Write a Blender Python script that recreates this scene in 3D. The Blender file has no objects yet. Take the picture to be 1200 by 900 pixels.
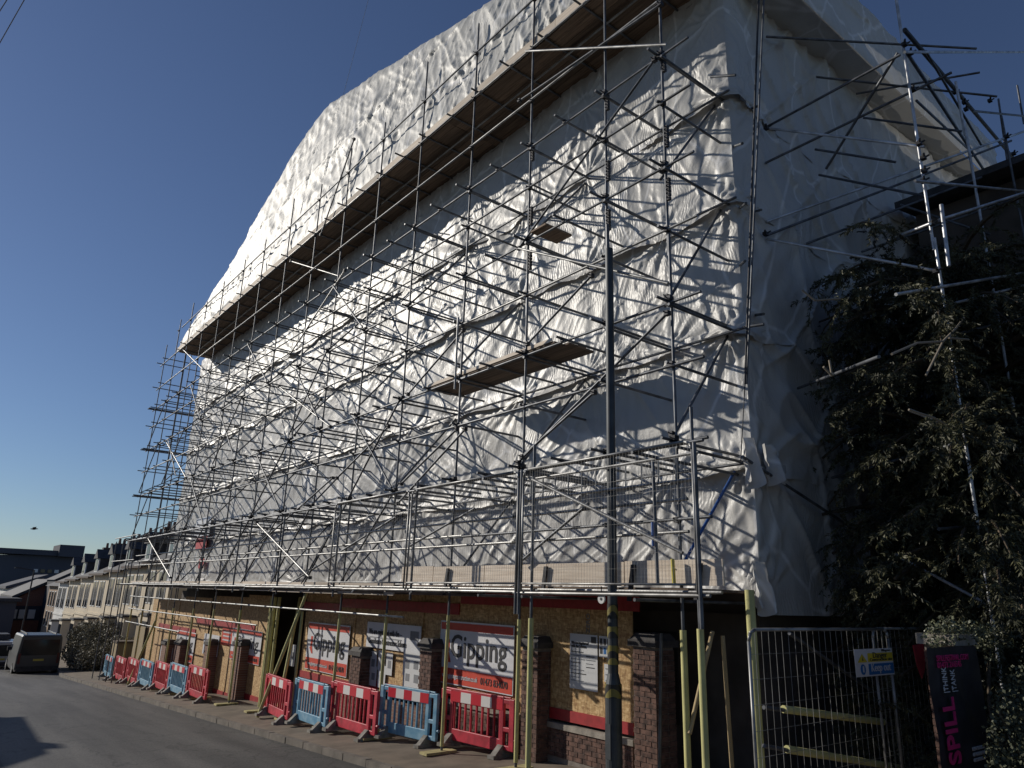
import bpy, bmesh, math, random
import numpy as np
from mathutils import Vector, Matrix, Quaternion, Euler
random.seed(7); rng = np.random.default_rng(11)
SC = bpy.context.scene; COL = SC.collection
R = math.radians
# ---------------------------------------------------------------- camera
FPX, YAW, PITCH, ROLL = 844.94, 0.66790888, 0.28779378, 0.03072131
def _cam():
    cy, sy, cp, sp = math.cos(YAW), math.sin(YAW), math.cos(PITCH), math.sin(PITCH)
    f = Vector((sy*cp, cy*cp, sp)); rt = Vector((cy, -sy, 0)); up = rt.cross(f)
    r2 = math.cos(ROLL)*rt + math.sin(ROLL)*up; u2 = -math.sin(ROLL)*rt + math.cos(ROLL)*up
    return r2, u2, f
CR, CU, CF = _cam()
cam = bpy.data.objects.new('camera', bpy.data.cameras.new('camera')); COL.objects.link(cam)
cam.data.sensor_width = 36; cam.data.lens = 36*FPX/1200
cam.data.clip_start = .1; cam.data.clip_end = 3000
cam.matrix_world = Matrix(((CR.x, CU.x, -CF.x, 0), (CR.y, CU.y, -CF.y, 0), (CR.z, CU.z, -CF.z, 0), (0, 0, 0, 1)))
SC.camera = cam
def ray(px, py): return CR*((px-600)/FPX) + CU*((450-py)/FPX) + CF
def PX(px, py, x): d = ray(px, py); return d*(x/d.x)
def PY(px, py, y): d = ray(px, py); return d*(y/d.y)
def PT(px, py, dist): return ray(px, py).normalized()*dist
# ---------------------------------------------------------------- light
SUN = Vector((-1, 1.8, .925)).normalized()
ELEV = math.asin(SUN.z); AZ = math.atan2(SUN.x, SUN.y)
w = bpy.data.worlds.new('World'); SC.world = w; w.use_nodes = True
nt = w.node_tree; nt.nodes.clear()
sky = nt.nodes.new('ShaderNodeTexSky'); sky.sky_type = 'NISHITA'; sky.sun_disc = False
sky.sun_elevation = ELEV; sky.sun_rotation = AZ; sky.air_density = 1.0; sky.dust_density = .15; sky.ozone_density = 6.0; sky.altitude = 50
bg = nt.nodes.new('ShaderNodeBackground'); bg.inputs[1].default_value = .080
wo = nt.nodes.new('ShaderNodeOutputWorld')
hs = nt.nodes.new('ShaderNodeHueSaturation'); hs.inputs['Hue'].default_value = .506; hs.inputs['Saturation'].default_value = .94; nt.links.new(sky.outputs[0], hs.inputs['Color']); nt.links.new(hs.outputs[0], bg.inputs[0]); nt.links.new(bg.outputs[0], wo.inputs[0])
sl = bpy.data.lights.new('sun', 'SUN'); sl.energy = 4.4; sl.angle = R(.5); sl.color = (1, .93, .82)
so = bpy.data.objects.new('sun', sl); COL.objects.link(so); so.rotation_euler = SUN.to_track_quat('Z', 'Y').to_euler()
SC.view_settings.view_transform = 'Standard'; SC.view_settings.look = 'None'
SC.view_settings.exposure = -.34; SC.view_settings.gamma = 1
SC.cycles.max_bounces = 5; SC.cycles.diffuse_bounces = 2; SC.cycles.glossy_bounces = 2; SC.cycles.transmission_bounces = 2
# ---------------------------------------------------------------- materials
def mat(name, col, rough=.6, metal=0., var=0., scale=8., bump=0., bscale=None, spec=.5, col2=None, detail=4):
    m = bpy.data.materials.new(name); m.use_nodes = True
    n = m.node_tree; b = n.nodes['Principled BSDF']; L = n.links.new
    b.inputs['Roughness'].default_value = rough; b.inputs['Metallic'].default_value = metal
    b.inputs['Specular IOR Level'].default_value = spec
    c = (*col, 1)
    if var or col2:
        tc = n.nodes.new('ShaderNodeNewGeometry')
        no = n.nodes.new('ShaderNodeTexNoise'); no.inputs['Scale'].default_value = scale; no.inputs['Detail'].default_value = detail
        L(tc.outputs['Position'], no.inputs['Vector'])
        mx = n.nodes.new('ShaderNodeMix'); mx.data_type = 'RGBA'
        rp = n.nodes.new('ShaderNodeMapRange'); rp.inputs[1].default_value = .35; rp.inputs[2].default_value = .65
        L(no.outputs[0], rp.inputs[0]); L(rp.outputs[0], mx.inputs[0])
        mx.inputs[6].default_value = (*[x*(1-var) for x in col], 1)
        mx.inputs[7].default_value = (*(col2 if col2 else [min(1, x*(1+var)) for x in col]), 1)
        L(mx.outputs[2], b.inputs['Base Color'])
    else: b.inputs['Base Color'].default_value = c
    if bump:
        g = n.nodes.new('ShaderNodeNewGeometry'); no2 = n.nodes.new('ShaderNodeTexNoise')
        no2.inputs['Scale'].default_value = bscale or scale*4; no2.inputs['Detail'].default_value = 6
        L(g.outputs['Position'], no2.inputs['Vector'])
        bp = n.nodes.new('ShaderNodeBump'); bp.inputs['Strength'].default_value = .6; bp.inputs['Distance'].default_value = bump
        L(no2.outputs[0], bp.inputs['Height']); L(bp.outputs[0], b.inputs['Normal'])
    return m
def sheet_mat(name, col, rough, trans=.12, ribaxis='Y', rib=.0022):
    m = mat(name, col, rough, var=.05, scale=1.3)
    n = m.node_tree; L = n.links.new; b = n.nodes['Principled BSDF']
    b.inputs['Specular IOR Level'].default_value = .42
    g = n.nodes.new('ShaderNodeNewGeometry'); sp = n.nodes.new('ShaderNodeSeparateXYZ'); L(g.outputs['Position'], sp.inputs[0])
    ns = n.nodes.new('ShaderNodeTexNoise'); ns.inputs['Scale'].default_value = 2.2; ns.inputs['Detail'].default_value = 3
    L(g.outputs['Position'], ns.inputs['Vector'])
    ad = n.nodes.new('ShaderNodeMath'); ad.operation = 'MULTIPLY_ADD'; L(ns.outputs[0], ad.inputs[0]); ad.inputs[1].default_value = .35
    sm = n.nodes.new('ShaderNodeMath'); sm.operation = 'ADD'; L(sp.outputs['X'], sm.inputs[0]); L(sp.outputs['Y'], sm.inputs[1]); L(sm.outputs[0], ad.inputs[2])
    s1 = n.nodes.new('ShaderNodeMath'); s1.operation = 'MULTIPLY'; L(ad.outputs[0], s1.inputs[0]); s1.inputs[1].default_value = 2*math.pi/.075
    si = n.nodes.new('ShaderNodeMath'); si.operation = 'SINE'; L(s1.outputs[0], si.inputs[0])
    cr = n.nodes.new('ShaderNodeTexNoise'); cr.inputs['Scale'].default_value = 9; cr.inputs['Detail'].default_value = 5; cr.inputs['Distortion'].default_value = 1.2
    L(g.outputs['Position'], cr.inputs['Vector'])
    nb = n.nodes.new('ShaderNodeTexNoise'); nb.inputs['Scale'].default_value = .8; L(g.outputs['Position'], nb.inputs['Vector'])
    mr = n.nodes.new('ShaderNodeMapRange'); mr.inputs[1].default_value = .4; mr.inputs[2].default_value = .6; L(nb.outputs[0], mr.inputs[0])
    mu = n.nodes.new('ShaderNodeMath'); mu.operation = 'MULTIPLY'; L(si.outputs[0], mu.inputs[0]); L(mr.outputs[0], mu.inputs[1])
    h = n.nodes.new('ShaderNodeMath'); h.operation = 'MULTIPLY_ADD'; L(cr.outputs[0], h.inputs[0]); h.inputs[1].default_value = 2.2; L(mu.outputs[0], h.inputs[2])
    bp = n.nodes.new('ShaderNodeBump'); bp.inputs['Strength'].default_value = 1; bp.inputs['Distance'].default_value = rib
    L(h.outputs[0], bp.inputs['Height']); L(bp.outputs[0], b.inputs['Normal'])
    # creases and taped joints: thin pale lines along warped cell edges
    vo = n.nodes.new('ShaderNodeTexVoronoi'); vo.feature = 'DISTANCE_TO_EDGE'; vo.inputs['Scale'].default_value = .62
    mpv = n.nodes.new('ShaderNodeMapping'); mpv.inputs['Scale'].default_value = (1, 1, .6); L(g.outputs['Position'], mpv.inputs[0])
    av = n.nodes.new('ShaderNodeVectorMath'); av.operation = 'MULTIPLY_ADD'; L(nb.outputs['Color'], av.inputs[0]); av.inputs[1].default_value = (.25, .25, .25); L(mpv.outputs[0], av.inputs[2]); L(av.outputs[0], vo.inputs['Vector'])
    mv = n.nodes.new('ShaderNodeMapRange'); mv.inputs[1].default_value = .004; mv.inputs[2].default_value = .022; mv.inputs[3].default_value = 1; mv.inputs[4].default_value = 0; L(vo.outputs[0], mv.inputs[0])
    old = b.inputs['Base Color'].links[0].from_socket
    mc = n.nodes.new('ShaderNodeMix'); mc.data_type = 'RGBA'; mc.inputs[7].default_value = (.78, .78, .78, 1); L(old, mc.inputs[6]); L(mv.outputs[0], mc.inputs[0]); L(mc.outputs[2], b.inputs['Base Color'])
    dr = n.nodes.new('ShaderNodeTexNoise'); dr.inputs['Scale'].default_value = .9; dr.inputs['Detail'].default_value = 7; mpd = n.nodes.new('ShaderNodeMapping'); mpd.inputs['Scale'].default_value = (2.2, 2.2, .5); L(g.outputs['Position'], mpd.inputs[0]); L(mpd.outputs[0], dr.inputs['Vector'])
    md = n.nodes.new('ShaderNodeMapRange'); md.inputs[1].default_value = .55; md.inputs[2].default_value = .75; md.inputs[3].default_value = 0; md.inputs[4].default_value = .35; L(dr.outputs[0], md.inputs[0])
    mdx = n.nodes.new('ShaderNodeMix'); mdx.data_type = 'RGBA'; mdx.inputs[7].default_value = (.30, .28, .24, 1); L(mc.outputs[2], mdx.inputs[6]); L(md.outputs[0], mdx.inputs[0]); L(mdx.outputs[2], b.inputs['Base Color'])
    tr = n.nodes.new('ShaderNodeBsdfTranslucent'); tr.inputs[0].default_value = (*col, 1); L(bp.outputs[0], tr.inputs['Normal'])
    mx = n.nodes.new('ShaderNodeMixShader'); mx.inputs[0].default_value = trans
    L(b.outputs[0], mx.inputs[1]); L(tr.outputs[0], mx.inputs[2]); L(mx.outputs[0], n.nodes['Material Output'].inputs[0])
    return m
def wood_mat(name, c1, c2, axis=1, rough=.8):
    m = mat(name, c1, rough); n = m.node_tree; L = n.links.new; b = n.nodes['Principled BSDF']
    g = n.nodes.new('ShaderNodeNewGeometry'); mp = n.nodes.new('ShaderNodeMapping'); sc = [30, 30, 30]; sc[axis] = 1.2
    mp.inputs['Scale'].default_value = sc; L(g.outputs['Position'], mp.inputs[0])
    no = n.nodes.new('ShaderNodeTexNoise'); no.inputs['Scale'].default_value = 1; no.inputs['Detail'].default_value = 5; L(mp.outputs[0], no.inputs['Vector'])
    oi = n.nodes.new('ShaderNodeObjectInfo')
    cr = n.nodes.new('ShaderNodeValToRGB'); cr.color_ramp.elements[0].position = .3; cr.color_ramp.elements[1].position = .7
    cr.color_ramp.elements[0].color = (*c1, 1); cr.color_ramp.elements[1].color = (*c2, 1); L(no.outputs[0], cr.inputs[0])
    hs = n.nodes.new('ShaderNodeHueSaturation'); mr = n.nodes.new('ShaderNodeMapRange'); mr.inputs[3].default_value = .65; mr.inputs[4].default_value = 1.25
    L(oi.outputs['Random'], mr.inputs[0]); L(mr.outputs[0], hs.inputs['Value']); L(cr.outputs[0], hs.inputs['Color']); L(hs.outputs[0], b.inputs['Base Color'])
    bp = n.nodes.new('ShaderNodeBump'); bp.inputs['Distance'].default_value = .002; L(no.outputs[0], bp.inputs['Height']); L(bp.outputs[0], b.inputs['Normal'])
    return m
def osb_mat():
    m = mat('osb_board', (.5, .33, .15), .7); n = m.node_tree; L = n.links.new; b = n.nodes['Principled BSDF']
    g = n.nodes.new('ShaderNodeNewGeometry')
    cols = []
    for i, (rz, sc) in enumerate(((.5, (8, 34, 12)), (-.7, (8, 12, 36)))):
        mp = n.nodes.new('ShaderNodeMapping'); mp.inputs['Scale'].default_value = sc; mp.inputs['Rotation'].default_value = (rz, 0, 0)
        L(g.outputs['Position'], mp.inputs[0])
        v = n.nodes.new('ShaderNodeTexVoronoi'); v.inputs['Scale'].default_value = 1.; v.inputs['Randomness'].default_value = 1; L(mp.outputs[0], v.inputs['Vector'])
        sp = n.nodes.new('ShaderNodeSeparateColor'); L(v.outputs['Color'], sp.inputs[0]); cols.append(sp.outputs[i])
    a = n.nodes.new('ShaderNodeMath'); a.operation = 'ADD'; L(cols[0], a.inputs[0]); L(cols[1], a.inputs[1])
    h = n.nodes.new('ShaderNodeMath'); h.operation = 'MULTIPLY'; L(a.outputs[0], h.inputs[0]); h.inputs[1].default_value = .5
    cr = n.nodes.new('ShaderNodeValToRGB'); e = cr.color_ramp.elements
    e[0].position = .1; e[0].color = (.33, .18, .072, 1); e[1].position = .9; e[1].color = (.72, .51, .26, 1)
    x = cr.color_ramp.elements.new(.5); x.color = (.50, .315, .135, 1); L(h.outputs[0], cr.inputs[0]); L(cr.outputs[0], b.inputs['Base Color'])
    bp = n.nodes.new('ShaderNodeBump'); bp.inputs['Distance'].default_value = .003; L(h.outputs[0], bp.inputs['Height']); L(bp.outputs[0], b.inputs['Normal'])
    return m
def brick_mat(name, c1, c2, mortar, axis='X', scale=1.):
    m = mat(name, c1, .85); n = m.node_tree; L = n.links.new; b = n.nodes['Principled BSDF']
    g = n.nodes.new('ShaderNodeNewGeometry'); sp = n.nodes.new('ShaderNodeSeparateXYZ'); L(g.outputs['Position'], sp.inputs[0])
    cb = n.nodes.new('ShaderNodeCombineXYZ'); L(sp.outputs['Y' if axis == 'X' else 'X'], cb.inputs[0]); L(sp.outputs['Z'], cb.inputs[1])
    bt = n.nodes.new('ShaderNodeTexBrick'); bt.inputs['Scale'].default_value = scale; bt.inputs['Brick Width'].default_value = .225; bt.inputs['Row Height'].default_value = .075
    bt.inputs['Mortar Size'].default_value = .006; bt.inputs['Color1'].default_value = (*c1, 1); bt.inputs['Color2'].default_value = (*c2, 1); bt.inputs['Mortar'].default_value = (*mortar, 1)
    L(cb.outputs[0], bt.inputs['Vector']); L(bt.outputs[0], b.inputs['Base Color'])
    bp = n.nodes.new('ShaderNodeBump'); bp.inputs['Distance'].default_value = -.006; L(bt.outputs['Fac'], bp.inputs['Height']); L(bp.outputs[0], b.inputs['Normal'])
    return m
def hazard_mat():
    m = mat('hazard_tape', (.02, .02, .02), .5); n = m.node_tree; L = n.links.new; b = n.nodes['Principled BSDF']
    g = n.nodes.new('ShaderNodeNewGeometry'); wv = n.nodes.new('ShaderNodeTexWave'); wv.bands_direction = 'DIAGONAL'; wv.inputs['Scale'].default_value = 2.6; wv.inputs['Distortion'].default_value = 2.5
    L(g.outputs['Position'], wv.inputs['Vector']); cr = n.nodes.new('ShaderNodeValToRGB'); cr.color_ramp.interpolation = 'CONSTANT'
    cr.color_ramp.elements[0].color = (.02, .02, .02, 1); cr.color_ramp.elements[1].position = .55; cr.color_ramp.elements[1].color = (.21, .175, .04, 1)
    L(wv.outputs[0], cr.inputs[0]); L(cr.outputs[0], b.inputs['Base Color']); return m
def road_mat():
    m = mat('worn_asphalt', (.05, .05, .052), .66, bump=.006, scale=1.2, bscale=90); n = m.node_tree; L = n.links.new; b = n.nodes['Principled BSDF']
    g = n.nodes.new('ShaderNodeNewGeometry'); mp = n.nodes.new('ShaderNodeMapping'); mp.inputs['Scale'].default_value = (1.3, .12, 1); L(g.outputs['Position'], mp.inputs[0])
    a = n.nodes.new('ShaderNodeTexNoise'); a.inputs['Scale'].default_value = 1; a.inputs['Detail'].default_value = 6; L(mp.outputs[0], a.inputs['Vector'])
    c = n.nodes.new('ShaderNodeTexNoise'); c.inputs['Scale'].default_value = 25; c.inputs['Detail'].default_value = 8; L(g.outputs['Position'], c.inputs['Vector'])
    v = n.nodes.new('ShaderNodeTexVoronoi'); v.feature = 'DISTANCE_TO_EDGE'; v.inputs['Scale'].default_value = .55
    dn = n.nodes.new('ShaderNodeTexNoise'); dn.inputs['Scale'].default_value = 2.; dn.inputs['Detail'].default_value = 6; L(g.outputs['Position'], dn.inputs['Vector'])
    va = n.nodes.new('ShaderNodeVectorMath'); va.operation = 'ADD'; L(g.outputs['Position'], va.inputs[0]); L(dn.outputs['Color'], va.inputs[1]); L(va.outputs[0], v.inputs['Vector'])
    r1 = n.nodes.new('ShaderNodeValToRGB'); r1.color_ramp.elements[0].position = .36; r1.color_ramp.elements[0].color = (.044, .042, .040, 1); r1.color_ramp.elements[1].position = .64; r1.color_ramp.elements[1].color = (.098, .094, .088, 1); L(a.outputs[0], r1.inputs[0])
    r2 = n.nodes.new('ShaderNodeMapRange'); r2.inputs[1].default_value = .3; r2.inputs[2].default_value = .7; r2.inputs[3].default_value = .6; r2.inputs[4].default_value = 1.5; L(c.outputs[0], r2.inputs[0])
    r3 = n.nodes.new('ShaderNodeMapRange'); r3.inputs[1].default_value = .0; r3.inputs[2].default_value = .018; r3.inputs[3].default_value = .35; r3.inputs[4].default_value = 1.; L(v.outputs[0], r3.inputs[0])
    mm = n.nodes.new('ShaderNodeMath'); mm.operation = 'MULTIPLY'; L(r2.outputs[0], mm.inputs[0]); L(r3.outputs[0], mm.inputs[1])
    h = n.nodes.new('ShaderNodeHueSaturation'); L(r1.outputs[0], h.inputs['Color']); L(mm.outputs[0], h.inputs['Value']); L(h.outputs[0], b.inputs['Base Color']); return m
M = dict(
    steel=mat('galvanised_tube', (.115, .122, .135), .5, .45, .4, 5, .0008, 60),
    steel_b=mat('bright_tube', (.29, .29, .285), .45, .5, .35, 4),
    steel_w=mat('tube_painted_sunlit', (.52, .53, .55), .42, .45, .35, 4), steel_d=mat('dark_fitting', (.05, .05, .055), .6, .5, .3, 9),  # steel_w: paler tube steel, sunlight on the end scaffold put into its colour
    blue_t=mat('blue_paint', (.03, .10, .32), .5), 
    foam=mat('yellow_foam', (.56, .53, .23), .75, 0, .14, 3, .003, 20),
    yel=mat('yellow_paint', (.6, .5, .08), .6),
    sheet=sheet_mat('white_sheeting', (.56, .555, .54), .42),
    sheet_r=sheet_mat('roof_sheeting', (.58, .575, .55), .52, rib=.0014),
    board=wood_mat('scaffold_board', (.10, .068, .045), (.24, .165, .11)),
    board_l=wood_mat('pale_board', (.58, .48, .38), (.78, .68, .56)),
    timber=wood_mat('rough_timber', (.3, .22, .12), (.46, .36, .2), 2),
    osb=osb_mat(),
    red=mat('red_board_paint', (.36, .025, .03), .5, var=.15), redsign=mat('red_print', (.62, .075, .045), .45, var=.05),
    wht=mat('white_board', (.74, .75, .78), .4, var=.04, scale=3), paper=mat('paper_notice', (.66, .67, .68), .5), ink=mat('dark_ink', (.045, .045, .05), .5), grey_ink=mat('grey_ink', (.22, .23, .25), .6),
    pink=mat('pink_print', (.62, .03, .17), .5), white_ink=mat('white_ink', (.62, .62, .64), .5), banner=mat('dark_banner', (.035, .033, .038), .38, var=.2, scale=5),
    brick=mat('red_brick', (.095, .055, .045), .9, 0, .35, 9, .004, 60, col2=(.19, .105, .08)),
    mortar=mat('mortar', (.22, .19, .165), .95, var=.2), stone=mat('stone_cap', (.30, .27, .23), .85, 0, .25, 7, .006, 30), cap=mat('dark_coping', (.06, .055, .055), .8, 0, .3, 9, .004, 30),
    brickw=brick_mat('brick_wall', (.19, .09, .065), (.27, .14, .1), (.3, .27, .23)),
    brickw_y=brick_mat('brick_wall_end', (.12, .07, .055), (.17, .1, .08), (.2, .18, .16), 'Y'),
    asphalt=road_mat(), asphalt_p=mat('asphalt_patch', (.036, .037, .04), .7, 0, .3, 2, .008, 60),
    pave=mat('pavement_tarmac', (.17, .135, .10), .85, 0, .22, 2.2, .005, 70), kerb=mat('kerb_stone', (.15, .13, .11), .8, 0, .25, 3, .005, 40), soil=mat('ground', (.10, .09, .065), .95, var=.3, scale=.4),
    bred=mat('red_plastic', (.50, .035, .06), .45, 0, .25, 5, .002, 30), bblue=mat('blue_plastic', (.12, .34, .54), .48, 0, .2, 5, .002, 30, col2=(.24, .42, .55)), bwhite=mat('reflective_white', (.78, .76, .74), .4), bstrip=mat('reflective_red', (.6, .03, .05), .35), foot=mat('rubber_foot', (.24, .225, .20), .85, var=.3), footy=mat('pale_sole_board', (.48, .42, .2), .8, var=.2, scale=6),
    lamp=mat('grey_column_paint', (.05, .058, .066), .5, .2, .25, 4), hazard=hazard_mat(),
    van=mat('dark_grey_paint', (.075, .078, .082), .35, .3), vanw=mat('pale_van_paint', (.5, .51, .52), .3, .1), tyre=mat('tyre', (.015, .015, .015), .9), glass=mat('dark_glass', (.015, .018, .022), .08), plate=mat('number_plate', (.5, .42, .08), .5), tail=mat('tail_lamp', (.10, .01, .01), .3), alloy=mat('wheel_metal', (.3, .3, .3), .4, .8),
    cream=mat('cream_render', (.62, .53, .39), .8, var=.08, scale=.6), cream2=mat('white_render', (.66, .65, .62), .8, var=.08, scale=.6), buff=mat('buff_brick', (.33, .24, .17), .9, var=.2, scale=2), slate=mat('slate_roof', (.055, .055, .06), .7, 0, .3, 5, .01, 20), frame=mat('white_frame', (.7, .7, .68), .5), pot=mat('chimney_pot', (.2, .11, .08), .85), chim=mat('chimney_brick', (.09, .065, .055), .9, var=.3), redb=mat('far_red_brick', (.22, .10, .07), .9, var=.15), farblock=mat('far_concrete', (.085, .09, .11), .9, var=.12, scale=.1), darkwall=mat('dark_cladding', (.04, .045, .06), .8),
    leaf=mat('yew_needles', (.018, .025, .011), .6, var=.5, scale=2.5, col2=(.10, .098, .045)), bark=mat('bark', (.10, .075, .05), .9, 0, .3, 6, .01, 30), twig=mat('dead_twig', (.26, .22, .17), .9),
    hedge=mat('hedge_leaves', (.045, .055, .025), .7, var=.5, scale=9, col2=(.11, .12, .07)), ivy=mat('ivy_leaves', (.06, .075, .035), .45, var=.4, scale=10, col2=(.2, .21, .13)),
    bushleaf=mat('pale_bush_leaves', (.08, .08, .045), .7, var=.6, scale=3, col2=(.38, .35, .26)), bird=mat('bird_feathers', (.03, .03, .035), .8), rope=mat('rope', (.25, .26, .28), .8), tagw=mat('white_plastic', (.7, .7, .68), .4), signy=mat('sign_yellow', (.7, .55, .04), .5), signb=mat('sign_blue', (.02, .15, .42), .5), redcloth=mat('red_cloth', (.45, .03, .05), .7, var=.2), interior=mat('dark_interior', (.03, .028, .026), .95), plaster=mat('stained_wall', (.10, .085, .075), .9, var=.3, scale=1.5))
# ---------------------------------------------------------------- helpers
def thing(name, label, cat, loc=(0, 0, 0), rz=0., group=None):
    o = bpy.data.objects.new(name, None); COL.objects.link(o); o.location = loc; o.rotation_euler = (0, 0, rz)
    o.empty_display_size = .2; o['label'] = label; o['category'] = cat
    if group: o['group'] = group
    return o
def tag(o, label=None, cat=None, group=None, kind=None):
    if label: o['label'] = label
    if cat: o['category'] = cat
    if group: o['group'] = group
    if kind: o['kind'] = kind
    return o
def obj(name, me, m=None, parent=None, loc=None, rot=None, scale=None):
    o = bpy.data.objects.new(name, me); COL.objects.link(o)
    if m is not None and me is not None and len(me.materials) == 0: me.materials.append(m)
    if parent is not None: o.parent = parent
    if loc is not None: o.location = loc
    if rot is not None: o.rotation_mode = 'QUATERNION'; o.rotation_quaternion = rot
    if scale is not None: o.scale = scale
    return o
def base(p):           # world location of an unrotated parent chain
    v = Vector((0, 0, 0))
    while p is not None: v += p.location; p = p.parent
    return v
def pyd(name, V, F, smooth=False):
    me = bpy.data.meshes.new(name); me.from_pydata([tuple(v) for v in V], [], F); me.update()
    if smooth: me.polygons.foreach_set('use_smooth', [True]*len(me.polygons))
    return me
class MB:
    def __init__(s): s.V = []; s.F = []
    def box(s, a, b, taper=0.):
        x0, y0, z0 = a; x1, y1, z1 = b; i = len(s.V); t = taper
        s.V += [(x0, y0, z0), (x1, y0, z0), (x1, y1, z0), (x0, y1, z0), (x0+t, y0+t, z1), (x1-t, y0+t, z1), (x1-t, y1-t, z1), (x0+t, y1-t, z1)]
        s.F += [[i+j for j in f] for f in ((3, 2, 1, 0), (4, 5, 6, 7), (0, 1, 5, 4), (1, 2, 6, 5), (2, 3, 7, 6), (3, 0, 4, 7))]; return s
    def bar(s, p, q, r, n=6, r2=None):
        p = Vector(p); q = Vector(q); d = (q-p)
        if d.length < 1e-6: return s
        z = d.normalized(); a = z.orthogonal().normalized(); b = z.cross(a); i = len(s.V); r2 = r if r2 is None else r2
        for c, rr in ((p, r), (q, r2)):
            for k in range(n): t = 2*math.pi*k/n; s.V.append(tuple(c+(a*math.cos(t)+b*math.sin(t))*rr))
        for k in range(n): k2 = (k+1) % n; s.F.append([i+k, i+k2, i+n+k2, i+n+k])
        s.F.append([i+k for k in range(n)][::-1]); s.F.append([i+n+k for k in range(n)]); return s
    def path(s, pts, r, n=6):
        for a, b in zip(pts[:-1], pts[1:]): s.bar(a, b, r, n)
        return s
    def poly(s, pts, d):     # polygon extruded by vector d
        i = len(s.V); n = len(pts); d = Vector(d); s.V += [tuple(p) for p in pts]+[tuple(Vector(p)+d) for p in pts]
        s.F.append(list(range(i, i+n))); s.F.append([i+n+k for k in range(n)][::-1])
        for k in range(n): k2 = (k+1) % n; s.F.append([i+k2, i+k, i+n+k, i+n+k2])
        return s
    def quad(s, a, b, c, d): i = len(s.V); s.V += [tuple(a), tuple(b), tuple(c), tuple(d)]; s.F.append([i, i+1, i+2, i+3]); return s
    def build(s, name, m, parent=None, loc=None, smooth=False, world=True):
        me = pyd(name, s.V, s.F, smooth)
        if parent is not None and world and loc is None:
            loc = -base(parent)
        return obj(name, me, m, parent, loc)
def unit_tube(n=9):
    b = MB().bar((0, 0, -.5), (0, 0, .5), 1, n); me = pyd('tube', b.V, b.F, True)
    for p in me.polygons:
        if len(p.vertices) == n: p.use_smooth = False
    return me
TUBE = {}
def tube(name, p, q, m='steel', parent=None, r=.0242):
    if m not in TUBE: TUBE[m] = unit_tube(); TUBE[m].materials.append(M[m])
    p = Vector(p); q = Vector(q); d = q-p
    return obj(name, TUBE[m], None, parent, (p+q)/2-base(parent), Vector((0, 0, 1)).rotation_difference(d.normalized()), (r, r, d.length))
BOX = {}
def boxo(name, a, b, m, parent=None, rot=None):
    if m not in BOX:
        bm = bmesh.new(); bmesh.ops.create_cube(bm, size=1); me = bpy.data.meshes.new('block_'+m); bm.to_mesh(me); bm.free(); me.materials.append(M[m]); BOX[m] = me
    a = Vector(a); b = Vector(b); d = b-a
    return obj(name, BOX[m], None, parent, (a+b)/2-base(parent), rot, (abs(d.x), abs(d.y), abs(d.z)))
def text(name, body, m, parent, loc, ax, ay, height, width=None, bold=0., local=False, shear=0.):
    """flat lettering: loc = lower left corner, ax = reading direction, ay = up direction"""
    cu = bpy.data.curves.new(name, 'FONT'); cu.body = body; cu.size = 1; cu.offset = bold; cu.extrude = .004; cu.shear = shear; cu.resolution_u = 3
    t = bpy.data.objects.new('tmp', cu); COL.objects.link(t); bpy.context.view_layer.update()
    me = bpy.data.meshes.new_from_object(t); bpy.data.objects.remove(t); bpy.data.curves.remove(cu)
    xs = [v.co.x for v in me.vertices]; x0, x1 = min(xs), max(xs); k = height
    kx = (width/(x1-x0)) if width else k
    ax = Vector(ax).normalized(); ay = Vector(ay).normalized(); az = ax.cross(ay)
    for v in me.vertices: v.co = ax*((v.co.x-x0)*kx)+ay*(v.co.y*k)+az*(v.co.z)
    L = Vector(loc)
    if not local: L = L-base(parent)
    o = obj(name, me, M[m], parent, L)
    if len(me.materials) and me.materials[0] is None: me.materials[0] = M[m]
    return o
def dup(root, loc, rz=0., label=None):
    r = root.copy(); COL.objects.link(r); r.location = loc; r.rotation_euler = (0, 0, rz)
    if label: r['label'] = label
    for ch in root.children:
        c = ch.copy(); COL.objects.link(c); c.parent = r
        for g in ch.children:
            d = g.copy(); COL.objects.link(d); d.parent = c
    return r
# numpy noise
_lat = rng.random((256, 256))
def vnoise(x, y, o=0):
    x = x+o*17.3; y = y+o*31.7
    xi = np.floor(x).astype(int); yi = np.floor(y).astype(int); fx = x-xi; fy = y-yi
    fx = fx*fx*fx*(fx*(fx*6-15)+10); fy = fy*fy*fy*(fy*(fy*6-15)+10)
    g = lambda a, b: _lat[a & 255, b & 255]
    return (g(xi, yi)*(1-fx)+g(xi+1, yi)*fx)*(1-fy)+(g(xi, yi+1)*(1-fx)+g(xi+1, yi+1)*fx)*fy
def fbm(x, y, o=0, n=4):
    s = 0; a = .5
    for i in range(n): s = s+a*(vnoise(x*2**i, y*2**i, o+i*3)-.5); a *= .5
    return s
def grid_obj(name, P, m, parent=None, loc=None, stitch=True):
    nu, nv = P.shape[:2]; me = bpy.data.meshes.new(name)
    V = P.reshape(-1, 3).astype(np.float32).copy()
    if parent is not None: V -= np.array(base(parent), dtype=np.float32)
    i = np.arange((nu-1)*(nv-1)); a = (i//(nv-1))*nv+(i % (nv-1))
    F = np.stack([a, a+nv, a+nv+1, a+1], 1).astype(np.int32)
    me.vertices.add(len(V)); me.vertices.foreach_set('co', V.ravel())
    me.loops.add(F.size); me.loops.foreach_set('vertex_index', F.ravel())
    me.polygons.add(len(F)); me.polygons.foreach_set('loop_start', np.arange(len(F), dtype=np.int32)*4)
    me.polygons.foreach_set('use_smooth', np.ones(len(F), dtype=bool)); me.update(calc_edges=True); me.validate()
    return obj(name, me, m, parent)
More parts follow.
